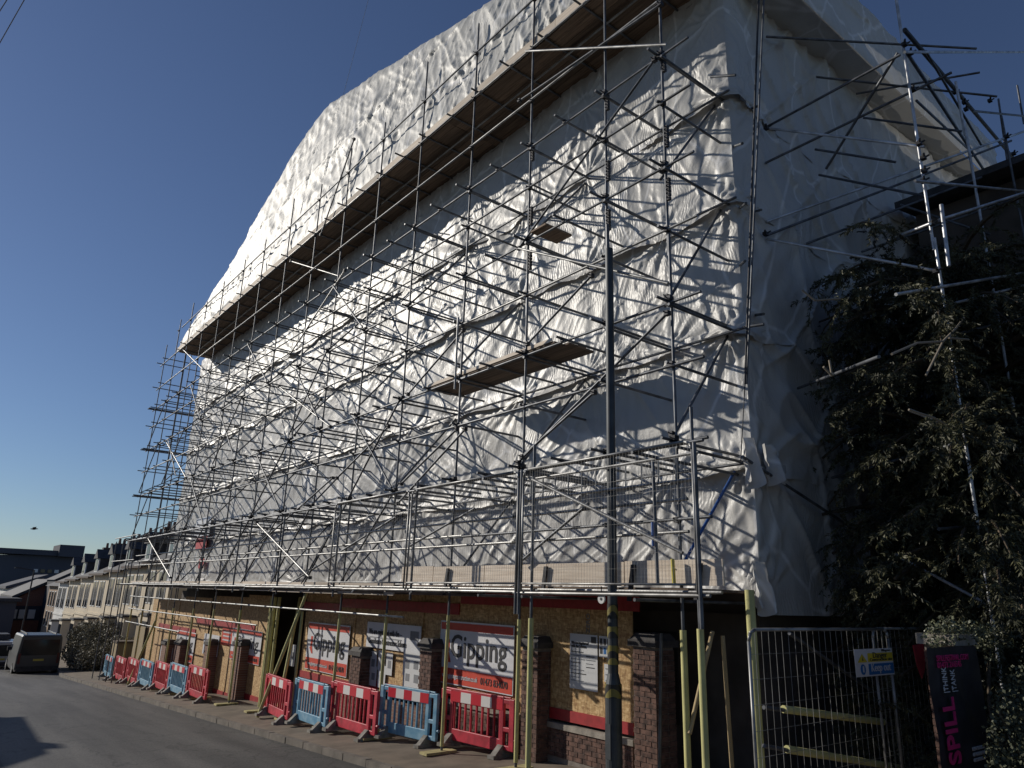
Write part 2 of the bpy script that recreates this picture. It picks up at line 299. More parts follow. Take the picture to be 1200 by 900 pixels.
def gz(x, y):
    yy = min(max(y, -60), 110); z = -2.25-.05*yy
    return z+(.03*min(x-7.05, 3) if x >= kx(y)-.01 else -.12)
def kx(y): return 7.05+max(0, min(y-46, 9))*.11
# ---------------------------------------------------------------- ground, road, pavement, kerb
def strip_mesh(name, xs, ys, zf, m, kind='structure', thick=0.):
    P = np.array([[(x, y, zf(x, y)) for x in xs] for y in ys], dtype=float)
    o = grid_obj(name, P, m); tag(o, kind=kind); return o
ysg = [-150, -60, -20, 0, 20, 40, 60, 80, 100, 110, 130, 200, 600, 2500]
o = strip_mesh('ground', [-1500, -300, -80, -20, 0, 20, 80, 300, 1500], ysg, lambda x, y: -2.25-.05*min(max(y, -60), 110)-.16-(.04 if x > 0 else 0), M['soil'])
for p in o.data.polygons: p.flip()
o = strip_mesh('road', [-1.2, 1.5, 4.4, 8.2], [-40, -10, 0, 10, 20, 30, 40, 50, 60, 80, 110], lambda x, y: -2.37-.05*min(y, 110), M['asphalt'])
for p in o.data.polygons: p.flip()
P = np.array([[(x, y, -2.366-.05*y) for x in (xa, xb)] for y, xa, xb in ((-20, -1.1, 1.0), (8, -1.1, 1.6), (14, -1.1, 1.9), (20, -1.1, 2.05), (27, -1.1, 1.3), (34, -1.1, .6))], dtype=float)
o = grid_obj('road_patch', P, M['asphalt_p']); tag(o, kind='structure')
for p in o.data.polygons: p.flip()
mb = MB()
ys = [-30, 0, 20, 46, 50, 55, 70, 110]
for a, b in zip(ys[:-1], ys[1:]):
    i = len(mb.V)
    for y in (a, b):
        xk = kx(y)+.12; zk = -2.25-.05*y+.004; mb.V += [(xk, y, zk), (11.2, y, zk+.1), (xk, y, zk-.3), (11.2, y, zk-.3)]
    mb.F += [[i, i+1, i+5, i+4], [i+2, i+6, i+7, i+3], [i+1, i+3, i+7, i+5], [i, i+4, i+6, i+2]]
pv = tag(mb.build('pavement', M['pave']), kind='structure')
kb = bpy.data.objects.new('kerb', None); COL.objects.link(kb); kb['kind'] = 'structure'; kb.location = (7.1, 6, gz(7.1, 6))
kq = Quaternion((1, 0, 0), -math.atan(.05))
for k in range(66):
    y0 = 5.5+k*.92
    c = Vector((kx(y0+.45)+.055+random.uniform(-.008, .008), y0+.45, -2.25-.05*(y0+.45)-.085+random.uniform(-.006, .004)))
    boxo('kerb_stone', c-Vector((.062, .447, .09)), c+Vector((.062, .447, .09)), 'kerb', kb, kq)
mb = MB(); 
for y in (-30, -10): pass
mb.V += [(-1.2, -40, -.22), (-1.2, 110, -7.72), (-3.4, 110, -7.72), (-3.4, -40, -.22), (-1.2, -40, -.8), (-1.2, 110, -8.3), (-3.4, 110, -8.3), (-3.4, -40, -.8)]
mb.F += [[0, 1, 2, 3], [1, 0, 4, 5], [7, 6, 5, 4], [2, 1, 5, 6], [3, 2, 6, 7], [0, 3, 7, 4]]
tag(mb.build('pavement_opposite', M['pave']), kind='structure')
# ---------------------------------------------------------------- sheeting
XS, YS, YE = 10.05, 6.5, 40.3     # facade plane, near end, far end
def path_sheet(xf, ynear, yfar, xret, xend, s):
    """perimeter path: far return -> facade -> near end wall. s in metres, gives point and outward normal"""
    l1 = xret-xf; l2 = yfar-ynear
    x = np.where(s < l1, xret-s, np.where(s < l1+l2, xf, xf+(s-l1-l2)))
    y = np.where(s < l1, yfar, np.where(s < l1+l2, yfar-(s-l1), ynear))
    def blend(c, a, b, w=.10): t = np.clip((s-c)/w*.5+.5, 0, 1); t = t*t*(3-2*t); return a*(1-t)+b*t
    nx = np.where(s < (l1+l2/2), blend(l1, 0., -1.), blend(l1+l2, -1., 0.))
    ny = np.where(s < (l1+l2/2), blend(l1, 1., 0.), blend(l1+l2, 0., -1.))
    return x, y, nx, ny
def samples(l1, l2, l3, near=.03, far=.14, endstep=.045):
    s = list(np.linspace(0, l1, 14)[:-1]); y = 0.
    while y < l2:
        s.append(l1+y); rem = l2-y; y += near+(far-near)*min(1, max(0, rem-4)/24)
    n = int(l3/endstep); s += list(l1+l2+np.linspace(0, l3, n))
    return np.array(s)
def radial(U, V, H, u0, v0, A, L, n, ph):
    us = U[:, 0]; i0, i1 = np.searchsorted(us, [u0-3*L, u0+3*L])
    if i1 <= i0: return
    u = U[i0:i1]-u0; v = V[i0:i1]-v0; r = np.sqrt(u*u+v*v)+1e-6; th = np.arctan2(v, u)
    wob = 1.2*(vnoise(u*2.3+ph, v*2.3, 5)-.5)
    f = np.sin(n*th/2+ph+wob+.8*np.sin(th*3+ph)); f = np.sign(f)*np.abs(f)**.8; mk = .35+.65*(np.sin(th*2.3+ph*2) > -.2)
    H[i0:i1] += A*np.exp(-r/L)*np.minimum(r/.35, 1)*f*mk+A*.9*np.exp(-(r/.22)**2)
BAYS = [6.65, 8.0, 10.16, 12.38, 14.8, 17.1, 19.4, 21.6, 24.2, 26.8, 29.2, 31.9, 34.4, 36.9]
def wrinkle(U, V, zb, zt, seed, nodes, amp=1.):
    H = .17*fbm(U/2.4, V/2.0, 20, 2)
    wu = U+.30*fbm(U/1.3, V/1.5, 23, 2); wv = V+.4*fbm(U/1.6, V/1.3, 24, 2)
    ms = lambda o, sc: np.clip((vnoise(U/sc, V/sc, seed+o)-.42)*3.5, 0, 1)
    rd = 1-np.abs(2*vnoise((wu+wv*.55)/.60, (wv-wu*.3)/5.0, seed+8)-1); H += .050*rd**3*ms(30, 1.6)
    rd = 1-np.abs(2*vnoise((wu-wv*.8)/.50, (wv+wu*.5)/4.2, seed+9)-1); H += .042*rd**3*ms(31, 1.4)
    rd = 1-np.abs(2*vnoise((wu)/.30, (wv)/2.2, seed+7)-1); H += .020*rd**2*ms(32, 1.8)
    g = vnoise((U+.25*(wu-U))/.115, V/3.5+U*.04, seed+11); H += .022*(g-.5)*(.25+ms(33, 1.2))*np.exp(-(zt-V)/.9)
    g = vnoise((U+.3*(wu-U))/.10, V/2.5, seed+12); H += .022*(g-.5)*np.exp(-(V-zb)/.35)*(.3+ms(34, .9))
    g = fbm(wu/.22, wv/.30, seed+13, 3); H += .007*g*ms(35, .9)
    for q_, (a_, b_, L1_, L2_, A_) in enumerate(((.5, .3, .24, 2.6, .022), (-.6, .4, .19, 2.2, .018), (1.5, .9, .28, 3.0, .022), (-1.6, .9, .28, 2.8, .022))):
        rd = 1-np.abs(2*vnoise((wu+V*a_)/L1_, (V-wu*b_)/L2_, seed+170+q_*7)-1); H += A_*rd**6*np.clip((vnoise(U/1.1, V/.9, seed+230+q_)-.5)*5, 0, 1)
    H = H*amp
    for (u0, v0, A, L, n, ph) in nodes: radial(U, V, H, u0, v0, A, L, n, ph)
    return H
facade = thing('facade_sheeting', 'white plastic sheeting wrapped over the whole street front and end wall behind the scaffold', 'sheeting', (10.05, 23, -2.9))
l1, l2, l3 = 3., YE-YS, 12.4
S = samples(l1, l2, l3)
levels = [(.16, 2.22), (2.02, 4.55), (4.32, 6.95), (6.72, 9.25), (8.98, 11.98)]
for k, (zb, zt) in enumerate(levels):
    nv = int((zt-zb)/.034); V1 = np.linspace(zb, zt, nv)
    U, V = np.meshgrid(S, V1, indexing='ij')
    nodes = []
    for b in BAYS:
        s0 = l1+YE-b
        for z0 in ((zt-.1, zb+.1) if k < 4 else (zb+.1, zt-1.)):
            nodes.append((s0+random.uniform(-.1, .1), z0, random.uniform(.028, .055), random.uniform(.45, .95), random.choice([16, 22, 28, 34]), random.uniform(0, 6)))
    for q in range(7): nodes.append((l1+l2+.3+q*2+random.uniform(-.4, .4), random.choice((zb+.1, zt-.1)), .05, .8, 22, random.uniform(0, 6)))
    for q in range(5): nodes.append((l1+l2+random.uniform(-.4, .3), random.choice((zb+.1, zt-.1)), .04, .6, 24, random.uniform(0, 6)))
    H = wrinkle(U, V, zb, zt, 20+k*13, nodes)
    edge = np.exp(-(V-zb)/.14); H += edge*(.035+.10*(vnoise(U/.7, U*0, 50+k)-.35))*(1-.95*np.clip((U-(l1+l2-.1))/.5, 0, 1))+.010*k
    zz = V+edge*.16*(vnoise(U/.8, U*0, 60+k)-.5)
    if k == 0: zz = V - edge*(.30*np.clip((U-(l1+l2)+.2)/.2, 0, 1))
    em = np.clip((U-(l1+l2+.3))/.8, 0, 1); H = H*(1-.45*em)+em*.22*fbm(U/2.2, V/2.4, 300, 3)
    for a_, b_, o_ in ((.8, .6, 201), (-.9, .7, 202), (.15, 1., 203)):
        wu_ = U+.4*fbm(U/1.5, V/1.5, o_, 2); H = H+em*.10*(1-np.abs(2*vnoise((wu_+a_*V)/1.1, (V*b_-a_*U)/4.5, o_)-1))**9
    x, y, nx, ny = path_sheet(XS, YS, YE, XS+l1, XS+l3, U)
    lean = np.where(U > l1+l2/2, -.0, 0.)
    Pn = np.stack([x+nx*H, y+ny*H, zz], -1)
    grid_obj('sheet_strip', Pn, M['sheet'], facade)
for (cx, cy, z1, w_, h_, o_) in ((9.78, 6.38, .62, .42, .72, 1), (9.72, 6.35, 2.5, .5, .75, 2), (10.25, 6.3, 2.45, .45, .6, 3)):
    U, V = np.meshgrid(np.linspace(0, 1, 22), np.linspace(0, 1, 34), indexing='ij')
    ww = w_*(.6+.4*V); Pn = np.stack([cx+(U-.5)*ww*.9, cy-.10*np.sin(U*9+o_)*(1-V*.5)-.18*(1-V)*(U)-.05*vnoise(U*6, V*7, o_), z1-h_*(1-V)+.06*np.sin(U*7+o_)*(1-V)], -1)
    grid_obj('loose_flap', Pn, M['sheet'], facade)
# roof sheeting
topY = np.array([5.7, 8, 10, 12.3, 15.07, 19, 23.2, 23.9, 26.9, 29.5, 32.3, 35.5, 38.3, 39.]); topZ = np.array([13.75, 13.9, 14.2, 14.72, 15.56, 16.8, 18.1, 18.1, 17.46, 16.1, 14.5, 13.5, 12.72, 12.3])
roof = thing('roof_sheeting', 'white plastic sheeting stretched over the roof edge above the boarded walkway', 'sheeting', (8.45, 22, 11.9))
XF, YN, YFAR = 8.47, 5.72, 38.9
S = samples(3., YFAR-YN, 14.2, .035, .14, .06); V1 = np.linspace(0, 1.35, 125)
U, V = np.meshgrid(S, V1, indexing='ij')
x, y, nx, ny = path_sheet(XF, YN, YFAR, XF+3, XF+14.2, U)
ztop = np.interp(y, topY, topZ); ztop = np.where(U > 3+YFAR-YN, 13.75-.014*(x-XF), ztop)+.14*(fbm(U/1.4, U*0, 90, 2))
zb = 11.80; vv = np.minimum(V, 1.); Z = zb+(ztop-zb)*vv; ZZ = Z
wu = U+.40*fbm(U/1.6, Z/1.3, 150, 2); sc = np.clip((ztop-zb)/2.2, .35, 1)*(1-.4*np.clip((V-.93)/.07, 0, 1))
H = .16*fbm(U/2.2, Z/1.5, 151, 2)
for z0, hh, o in ((11.8, 1.25, 0), (13.05, 1.9, 5), (14.9, 3.4, 9)):
    t = np.clip((Z-z0)/hh, 0, 1); w_ = ((Z >= z0) & (Z < z0+hh))*1.
    g = vnoise((wu+.35*(Z-z0))/.21, (Z-z0)/1.6+U*.05, 160+o); g2 = vnoise((wu-.5*(Z-z0))/.5, (Z-z0)/2.2, 161+o)
    H += w_*(.032*(g-.5)*(.3+.7*np.abs(1-2*t))+.04*(g2-.5)*np.sin(np.pi*t))
    g3 = 1-np.abs(2*vnoise((wu+.2*(Z-z0))/.32, (Z-z0)/1.9+U*.07, 175+o)-1); H += w_*.038*g3**4*(1-t)**.6
    g3 = 1-np.abs(2*vnoise((wu-.3*(Z-z0))/.26, (Z-z0)/1.5+U*.07, 185+o)-1); H += w_*.032*g3**4*t**.6
    H += .07*np.exp(-((Z-z0-.05)/.07)**2)*(vnoise(U/.45, U*0, 95+o)-.1)
for q_, (a_, b_, L1_, L2_, A_) in enumerate(((.6, .3, .62, 5.5, .08), (-.8, .4, .5, 4.6, .07), (.35, .2, .25, 3.4, .04), (-.5, .3, .2, 2.8, .034), (1.2, .7, .32, 3.6, .045))):
    rd = 1-np.abs(2*vnoise((wu+Z*a_)/L1_, (Z-wu*b_)/L2_, 170+q_*7)-1); H += .62*A_*rd**5*np.clip((vnoise(U/1.7, Z/1.3, 230+q_)-.35)*4, 0, 1)
H = (H+.05)*sc*np.clip(vv/.1, 0, 1)-.01
back = np.maximum(V-1, 0)*9.; inn = .22*vv*(ztop-zb)/3+back
rz_ = Z+back*.12
Pn = np.stack([x+nx*(H-inn), y+ny*(H-inn), rz_], -1)
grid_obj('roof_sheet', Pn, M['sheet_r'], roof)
# underside skirt of the roof sheet at the near end
S2 = np.linspace(0, 12.6, 90); T = np.linspace(0, 1, 12); U, V = np.meshgrid(S2, T, indexing='ij')
Pn = np.stack([9.6+U, 5.76+.72*V, 11.80+.05*fbm(U/1.2, V, 77)+.03*V], -1)
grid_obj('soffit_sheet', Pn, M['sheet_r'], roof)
# ---------------------------------------------------------------- building behind
bld = thing('wrapped_building', 'dark brick building hidden behind the white sheeting with a shadowed ground floor', 'building', (14, 23, gz(12, 23)))
mb = MB(); mb.box((10.65, 6.95, -5.2), (22.3, 39.6, -.15)); mb.build('ground_floor', M['plaster'], bld)
mb = MB(); mb.box((10.8, 7.1, -.15), (22.3, 39.4, 11.6)); mb.build('upper_floors', M['plaster'], bld)
for y0, y1 in ((8.6, 10.6), (12.2, 14.2), (18.2, 20.2), (21.4, 23.9), (27, 29)): MB().box((10.62, y0, gz(10, y0)+.6), (10.68, y1, -.5)).build('window_opening', M['interior'], bld)
wing = thing('side_house', 'dark neighbouring house with slate roof rising behind the yew tree', 'house', (20, 2, gz(12, 2)))
MB().box((16.9, -7, -3), (27, 6.1, 9.0)).build('wall', M['plaster'], wing)
mb = MB(); mb.poly([(16.3, -7.4, 9.05), (16.3, 6.3, 9.05), (21.8, 6.3, 10.1), (21.8, -7.4, 10.1)], (0, 0, .16)); mb.poly([(27.4, -7.4, 9.05), (21.8, -7.4, 10.1), (21.8, 6.3, 10.1), (27.4, 6.3, 9.05)], (0, 0, .16)); mb.build('roof', M['slate'], wing)
f_ = MB().box((16.86, 1.2, 4.6), (16.93, 2.6, 6.8)).build('window', M['frame'], wing); MB().box((16.84, 1.3, 4.7), (16.87, 2.5, 6.7)).build('pane', M['glass'], f_, loc=-base(f_))
# ---------------------------------------------------------------- main scaffold
XO = 8.35
sc = thing('street_scaffold', 'tall grey tube scaffold standing along the whole sheeted street front', 'scaffold', (8.35, 22, gz(8.35, 22)))
def jit(a=.02): return random.uniform(-a, a)
LV = [9.07, 6.87, 4.46, 2.24]; MID = [10.25, 8.11, 5.72, 3.44]
tops = [14.6, 14.6, 14.4, 13.9, 14.3, 13.6, 13.9, 13.6, 14.2, 13.5, 13.5, 13.4, 13.2, 13.9]
allbays = BAYS+[39.0]
FIT = MB()                                   # couplers
def coupler(p, big=1.):
    x, y, z = p; s = .034*big
    FIT.box((x-s*1.1, y-s, z-s), (x+s*1.1, y+s, z+s)); FIT.bar((x-s*1.1, y, z), (x-s*2.3, y+s*.4, z+s*.5), .011, 5)
for i, y in enumerate(allbays):
    zt = tops[i] if i < len(tops) else 13.6
    xo = XO+jit(.015)
    tube('standard', (xo, y, gz(8.35, y)+.05), (xo, y, 5.6+jit(.3)), 'steel', sc)
    tube('standard', (xo+.012, y+.03, 5.3), (xo+.012, y+.03, zt), 'steel', sc)
    boxo('sole_board', (7.95, y-.12, gz(8.35, y)+.005), (8.62, y+.12, gz(8.35, y)+.05), 'footy', sc)
    if y < 7.2 or y > 8.5:
        o = tube('foam_sleeve', (xo, y, gz(8.35, y)+.12), (xo, y, -.36-.022*max(0, y-12)), 'foam', sc, .046 if y < 7 else .036)
for z in LV+MID+[1.13, .13, 11.62, 12.95]:
    # ledgers in lengths of two or three bays
    xs = [6.2, 12.1, 18.2, 24.6, 31., 38.2 if z > 12 else 39.6]
    for a, b in zip(xs[:-1], xs[1:]):
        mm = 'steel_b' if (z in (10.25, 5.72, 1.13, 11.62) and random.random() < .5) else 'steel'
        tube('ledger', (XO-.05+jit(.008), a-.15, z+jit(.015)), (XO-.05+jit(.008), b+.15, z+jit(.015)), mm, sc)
for yb in ((14.0, 39.5, -.47), (22.5, 39.5, -1.02), (30.5, 39.6, -1.62)):
    tube('ledger', (XO-.05, yb[0], yb[2]), (XO-.05, (yb[0]+yb[1])/2, yb[2]), 'steel_b', sc); tube('ledger', (XO-.05, (yb[0]+yb[1])/2, yb[2]), (XO-.05, yb[1], yb[2]), 'steel_b', sc)
for i, y in enumerate(allbays):
    for z in LV:
        tube('transom', (XO-.32+jit(.1), y+.06, z+.06), (10.15+jit(), y+.06, z+.06), 'steel', sc)
        tube('transom', (XO-.12+jit(.06), y-.07, z-.07), (10.1+jit(), y-.07, z-.07), 'steel', sc)
        for dz in (0, .07): coupler((XO-.03, y, z+dz), 1.3)
        if i+1 < len(allbays) and i > 0:
            ym = (y+allbays[i+1])/2
            tube('transom', (XO-.28+jit(.08), ym, z+.055), (9.95+jit(.1), ym, z+.055), 'steel', sc); coupler((XO-.05, ym, z+.03))
    for z in MID[1:]:
        tube('transom', (XO-.16+jit(.08), y+.06, z+.055), (10.1+jit(.1), y+.06, z+.055), 'steel', sc); coupler((XO-.03, y, z+.02), 1.2)
    for z in (10.25, 1.13, .13, 11.62, 12.95): coupler((XO-.03, y, z), 1.1)
    if y > 12:   # gantry level
        tube('transom', (7.5, y+.06, .05), (10.2, y+.06, .05), 'steel', sc)
        if i+1 < len(allbays): tube('transom', (7.6, (y+allbays[i+1])/2, .05), (10.2, (y+allbays[i+1])/2, .05), 'steel', sc)
# inner ledgers along the sheet, at the tie levels
for z in LV: tube('ledger', (9.78, 6.3, z-.12), (9.78, 23., z-.12), 'steel', sc); tube('ledger', (9.78, 23., z-.12), (9.78, 39.9, z-.12), 'steel', sc)
# zig-zag transverse and facade braces read from the photograph, in their own planes
def brace(p, q, x1=XO-.09, x2=None, m='steel', r=.0242):
    a = PX(*p, x1); b = PX(*q, x1 if x2 is None else x2); tube('brace', a, b, m, sc, r); coupler(a, 1.1); coupler(b, 1.1)
brace((767, 70), (608, 291)); brace((782, 367), (607, 542)); brace((696, 460), (612, 535)); brace((693, 323), (618, 403)); brace((535, 503), (470, 567)); brace((543, 387), (478, 462)); 
brace((455, 500), (395, 560)); brace((376, 468), (345, 510)); brace((415, 163), (376, 275)); brace((404, 317), (340, 415), m='steel_b')
brace((774, 5), (609, 118)); brace((545, 503), (466, 590)); brace((465, 605), (330, 690)); brace((390, 560), (300, 640))
for q in range(4, 13):                       # one facade brace a bay, alternating lifts
    y0, y1 = allbays[q], allbays[q+1]; z0 = LV[q % 3+1]; tube('brace', (XO-.1, y1, z0-2.2), (XO-.1, y0, z0), 'steel', sc)
    z0 = 1.9; 
    tube('brace', (XO-.1, y1, .2), (XO-.1, y0, 2.2), 'steel', sc)
    z0 = LV[(q+1) % 3]; tube('brace', (XO-.13, y0, z0-2.1), (XO-.13, y1, z0-.1), 'steel', sc)
for y, a, b in ((6.72, 6.87, 9.0), (6.72, 4.6, 6.8), (6.72, 2.4, 4.4), (6.72, .45, 2.1)): tube('brace', (XO, y+.05, a-.15), (10.0, y+.05, b), 'steel' if a > 1 else 'blue_t', sc); coupler((XO, y, a))
for q in range(2, 14):
    for z in ((6.87, 2.24) if q % 2 else (9.07, 4.46)): tube('brace', (XO, allbays[q]+.08, z-2.1), (10., allbays[q]+.08, z-.1), 'steel', sc)
brace((341, 306), (399, 324), m='steel_b', x1=8.2, x2=8.5); brace((215, 410), (238, 433), m='steel_b'); brace((327, 453), (387, 500), m='steel_b'); brace((195, 518), (218, 560), m='steel_b'); brace((301, 613), (363, 677), m='steel_b', x1=7.6); brace((173, 630), (200, 677), m='steel_b', x1=7.6)
tube('tie_tube', PX(616, 60, 8.1), PX(781, 52, 8.28), 'steel_b', sc); tube('tie_tube', PX(608, 291, 8.2), PX(783, 332, 8.25), 'steel_b', sc)
tube('standard', PX(537, 372, 8.15), PX(533, 456, 8.15), 'steel_b', sc)
# raking shores at street level
for p, q, xa, xb in (((360, 694), (302, 838), 8.4, 7.8), ((352, 700), (330, 790), 9.2, 8.6), ((182, 728), (150, 800), 8.3, 7.9)):
    a = PX(*p, xa); b = PX(*q, xb); b.z = gz(7.8, b.y)+.03; tube('raking_shore', a, b, 'foam', sc, .045)
for yy in (6.72, 7.9): pass
for z, pys in ((6.87, None),):  # spliced poles bound with helical couplers
    for yb in (6.65, 8.0, 10.16):
        for zz in (6.5, 7.5, 9.): 
            for k in range(6): coupler((XO+.01, yb-.03, zz+.07*k-.2), .8)
# far end return scaffold
for x in (8.35, 9.4, 10.6, 11.8):
    for y in (40.2, 41.4):
        if x > 9 or y > 41: tube('standard', (x, y, gz(9, y)+.05), (x+.02, y, 13.2+jit(.8)), 'steel', sc)
for z in LV+MID+[1.13, 11.62]:
    tube('ledger', (XO-.05, 38.6, z), (XO-.05, 41.8, z), 'steel', sc)
    tube('ledger', (8.0, 41.4, z+.05), (12.2, 41.4, z+.05), 'steel', sc); tube('transom', (8.0, 40.2, z+.05), (12.1, 40.2, z+.05), 'steel', sc)
for z in LV:
    for k in range(3): tube('transom', (7.9, 40.5+.3*k, z-.06), (11.9, 40.5+.3*k, z-.06), 'steel', sc)
for z in (9.07, 6.87, 4.46): tube('brace', (XO, 41.45, z-2.2), (12., 41.45, z), 'steel', sc); tube('brace', (XO-.1, 41.4, z-2.2), (XO-.1, 39, z), 'steel', sc)
for z in (1.13, 2.24):
    tube('ledger', (7.55, 36.5, z), (7.55, 41.3, z), 'steel_b', sc)
for (y, x) in ((37, 7.6), (38.2, 7.6), (39.6, 7.6), (41.2, 7.6)): tube('standard', (x, y, gz(8, y)), (x, y, 2.1), 'steel', sc)
FIT.build('coupler', M['steel_d'], sc)['kind'] = 'stuff'
# ---------------------------------------------------------------- boarded walkway under the eaves
wk = thing('eaves_walkway', 'brown boarded walkway under the roof edge seen from below with pale fascia boards', 'walkway', (9.2, 22, 11.7))
nb = 8; x0 = 8.45
for k in range(nb):
    y = 5.9
    while y < 38.8:
        L_ = min(3.9, 38.8-y); xa = x0+k*.205
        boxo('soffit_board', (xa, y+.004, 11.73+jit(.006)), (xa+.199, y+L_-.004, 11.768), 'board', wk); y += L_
y = 5.6
while y < 38.8:
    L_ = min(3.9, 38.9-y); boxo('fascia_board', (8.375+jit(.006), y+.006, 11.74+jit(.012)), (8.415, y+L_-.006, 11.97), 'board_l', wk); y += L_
for z, x in ((11.64, 9.05), (11.66, 10.02)):
    for a in (5.9, 12.2, 18.3, 24.5, 30.8): tube('ledger', (x, a, z), (x, a+6.35, z), 'steel_b', wk)
y = 6.3
while y < 38.6: tube('transom', (8.1+jit(.1), y, 11.69), (10.25, y, 11.69), 'steel', wk); y += 1.18
# ---------------------------------------------------------------- loose boards on the scaffold
pk = thing('board_platform', 'brown three-board platform resting across the lower scaffold tubes', 'platform', (8.8, 11.5, 4.4))
for k in range(4):
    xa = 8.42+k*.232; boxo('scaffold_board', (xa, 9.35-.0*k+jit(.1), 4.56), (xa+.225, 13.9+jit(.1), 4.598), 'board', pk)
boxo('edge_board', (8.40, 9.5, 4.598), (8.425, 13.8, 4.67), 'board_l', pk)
sp_ = thing('small_board', 'small dark board lying on scaffold tubes high up near the third pole', 'board', (8.5, 9.7, 7.0))
boxo('board', (8.2, 9.5, 6.96), (8.9, 9.95, 7.0), 'board', sp_)
# ---------------------------------------------------------------- gantry at street level
XG = 7.6
ga = thing('street_gantry', 'grey tube protective gantry jutting over the pavement with guard rails', 'gantry', (7.6, 10, gz(7.6, 10)))
for y in (5.8, 9.0): 
    tube('standard', (XG+.02, y, gz(7.6, y)), (XG+.02, y, 2.45 if y > 6 else 2.5), 'steel', ga)
    tube('foam_sleeve', (XG+.02, y, gz(7.6, y)+.1), (XG+.02, y, -.3), 'foam', ga, .044)
for y in (9.25, 9.33): tube('standard', (XG-.03, y, -.25), (XG-.03, y, 2.05), 'steel', ga, .03)
tube('standard', (XG-.05, 5.72, -.3), (XG-.05, 5.72, 2.0), 'steel', ga, .028)
for y in (12.7, 16.15, 19.6, 23.1, 26.6, 30.1, 33.6): tube('standard', (XG+.05, y, -.1), (XG+.05, y, 2.2), 'steel', ga)
yy = [5.6, 9.3, 15.5, 21.8, 28.1, 34.3, 38.5]
for a, b in zip(yy[:-1], yy[1:]):
    tube('front_rail', (XG-.02, a, .09), (XG-.02, b+.1, .075), 'steel_b', ga)
    tube('front_rail', (XG+.5, a+.2, .14), (XG+.5, b+.1, .14), 'steel_b', ga)
    tube('guard_rail', (XG-.02, a, 2.02), (XG-.02, b+.1, 2.02), 'steel', ga)
    for z in (.95, 1.4): tube('guard_rail', (XO-.1, a+.8, z), (XO-.1, b+1., z), 'steel_b', ga)
for y in (6.65, 9.0, 10.16, 12.38, 14.8, 17.1, 19.4, 21.6, 24.2, 26.8, 29.2, 31.9, 34.4): tube('cross_tube', (XG-.1, y+.1, 2.0), (10.0, y+.1, 2.0), 'steel', ga); tube('cross_tube', (XG-.1, y+.1, .02), (10.2, y+.1, .02), 'steel', ga)
tube('brace', PX(800, 648, 7.75), PX(612, 556, 7.6), 'steel_b', ga)
tube('brace', PX(608, 660, 8.2), PX(690, 590, 8.2), 'steel', ga); tube('brace', PX(480, 640, 8.2), PX(556, 596, 8.2), 'steel', ga)
tube('standard', PX(765, 540, 7.9), PX(771, 686, 7.9), 'steel', ga); tube('standard', PX(765, 612, 7.885), PX(766, 640, 7.885), 'blue_t', ga, .027)
tube('standard', PX(788, 655, 8.2), PX(790, 686, 8.2), 'yel', ga, .027)
mb = MB(); xx = 8.0
for a, b in ((6.0, 9.6),): 
    mb.bar((xx, a, 1.97), (xx, b, 1.97), .022, 8); mb.bar((xx, a, 1.62), (xx, b, 1.62), .022, 8)
    for k in range(12): yk = a+.08+(b-a-.16)*k/11; mb.bar((xx, yk, 1.62), (xx, yk, 1.97), .014, 6)
mb.build('ladder_beam', M['steel_b'], ga)
y = 5.9
while y < 14.2: boxo('toe_board', (8.30, y+.015, .22+jit(.01)), (8.338, min(y+1.75, 14.2), .56+jit(.015)), 'board_l', ga); y += 1.76
y = 14.4
while y < 39.6: boxo('toe_board', (8.24, y+.015, -.03+jit(.01)), (8.278, min(y+2.4, 39.7), .24+jit(.01)), 'board_l', ga); y += 2.41
for k in range(9):
    y = 6.7 if k > 6 else 6.5
    while y < 39.5: boxo('deck_board', (8.32+k*.228, y+.01, .16), (8.32+k*.228+.22, min(y+3.88, 39.7), .198), 'board', ga); y += 3.9
for y in (12.4, 9.45, 7.5, 6.3): MB().poly([(8.24, y, .0), (8.24, y+.07, .0), (8.24, y-.02, .52), (8.24, y-.09, .52)], (.04, 0, 0)).build('base_bracket', M['steel_d'], ga)
def mesh_panel(name, label, loc, w_, h_, vs, hs, rz=0., group=None, m='steel_b', wr=.0022):
    """wire panel in the local XZ plane, origin at its lower left foot"""
    t = thing(name, label, 'fence panel', loc, rz, group)
    f = MB(); r = .019; c = .12
    pts = [(0, 0, 0), (0, 0, h_-c), (.035, 0, h_-.035), (c, 0, h_), (w_-c, 0, h_), (w_-.035, 0, h_-.035), (w_, 0, h_-c), (w_, 0, 0)]
    f.path(pts, r, 8); f.bar((0, 0, .12), (w_, 0, .12), r*.8, 8); f.build('frame', M[m], t, world=False, smooth=True)
    g = MB(); n = int(w_/vs)
    for k in range(1, n): g.bar((w_*k/n, .012, .12), (w_*k/n, .012, h_-.01), wr, 4)
    n = int(h_/hs)
    for k in range(1, n+1): zz = .12+(h_-.12)*k/(n+1); g.bar((0, .018, zz), (w_, .018, zz), wr, 4)
    o = g.build('wire_mesh', M[m], t, world=False); o['kind'] = 'stuff'
    return t
mesh_panel('wire_fence', 'steel mesh panel hung on the gantry corner above the yellow sleeves', (XG-.06, 5.75, .1), 3.42, 1.93, .06, .22, math.pi/2, 'mesh panels on the gantry rail', wr=.0013)
mesh_panel('wire_fence', 'second steel mesh panel on the gantry rail left of the corner panel', (XG-.06, 9.3, .1), 3.4, 1.93, .06, .22, math.pi/2, 'mesh panels on the gantry rail', wr=.0013)
mesh_panel('wire_fence', 'third steel mesh panel on the gantry rail above the blue barriers', (XG-.06, 12.8, .1), 3.4, 1.93, .08, .25, math.pi/2, 'mesh panels on the gantry rail', wr=.0013)
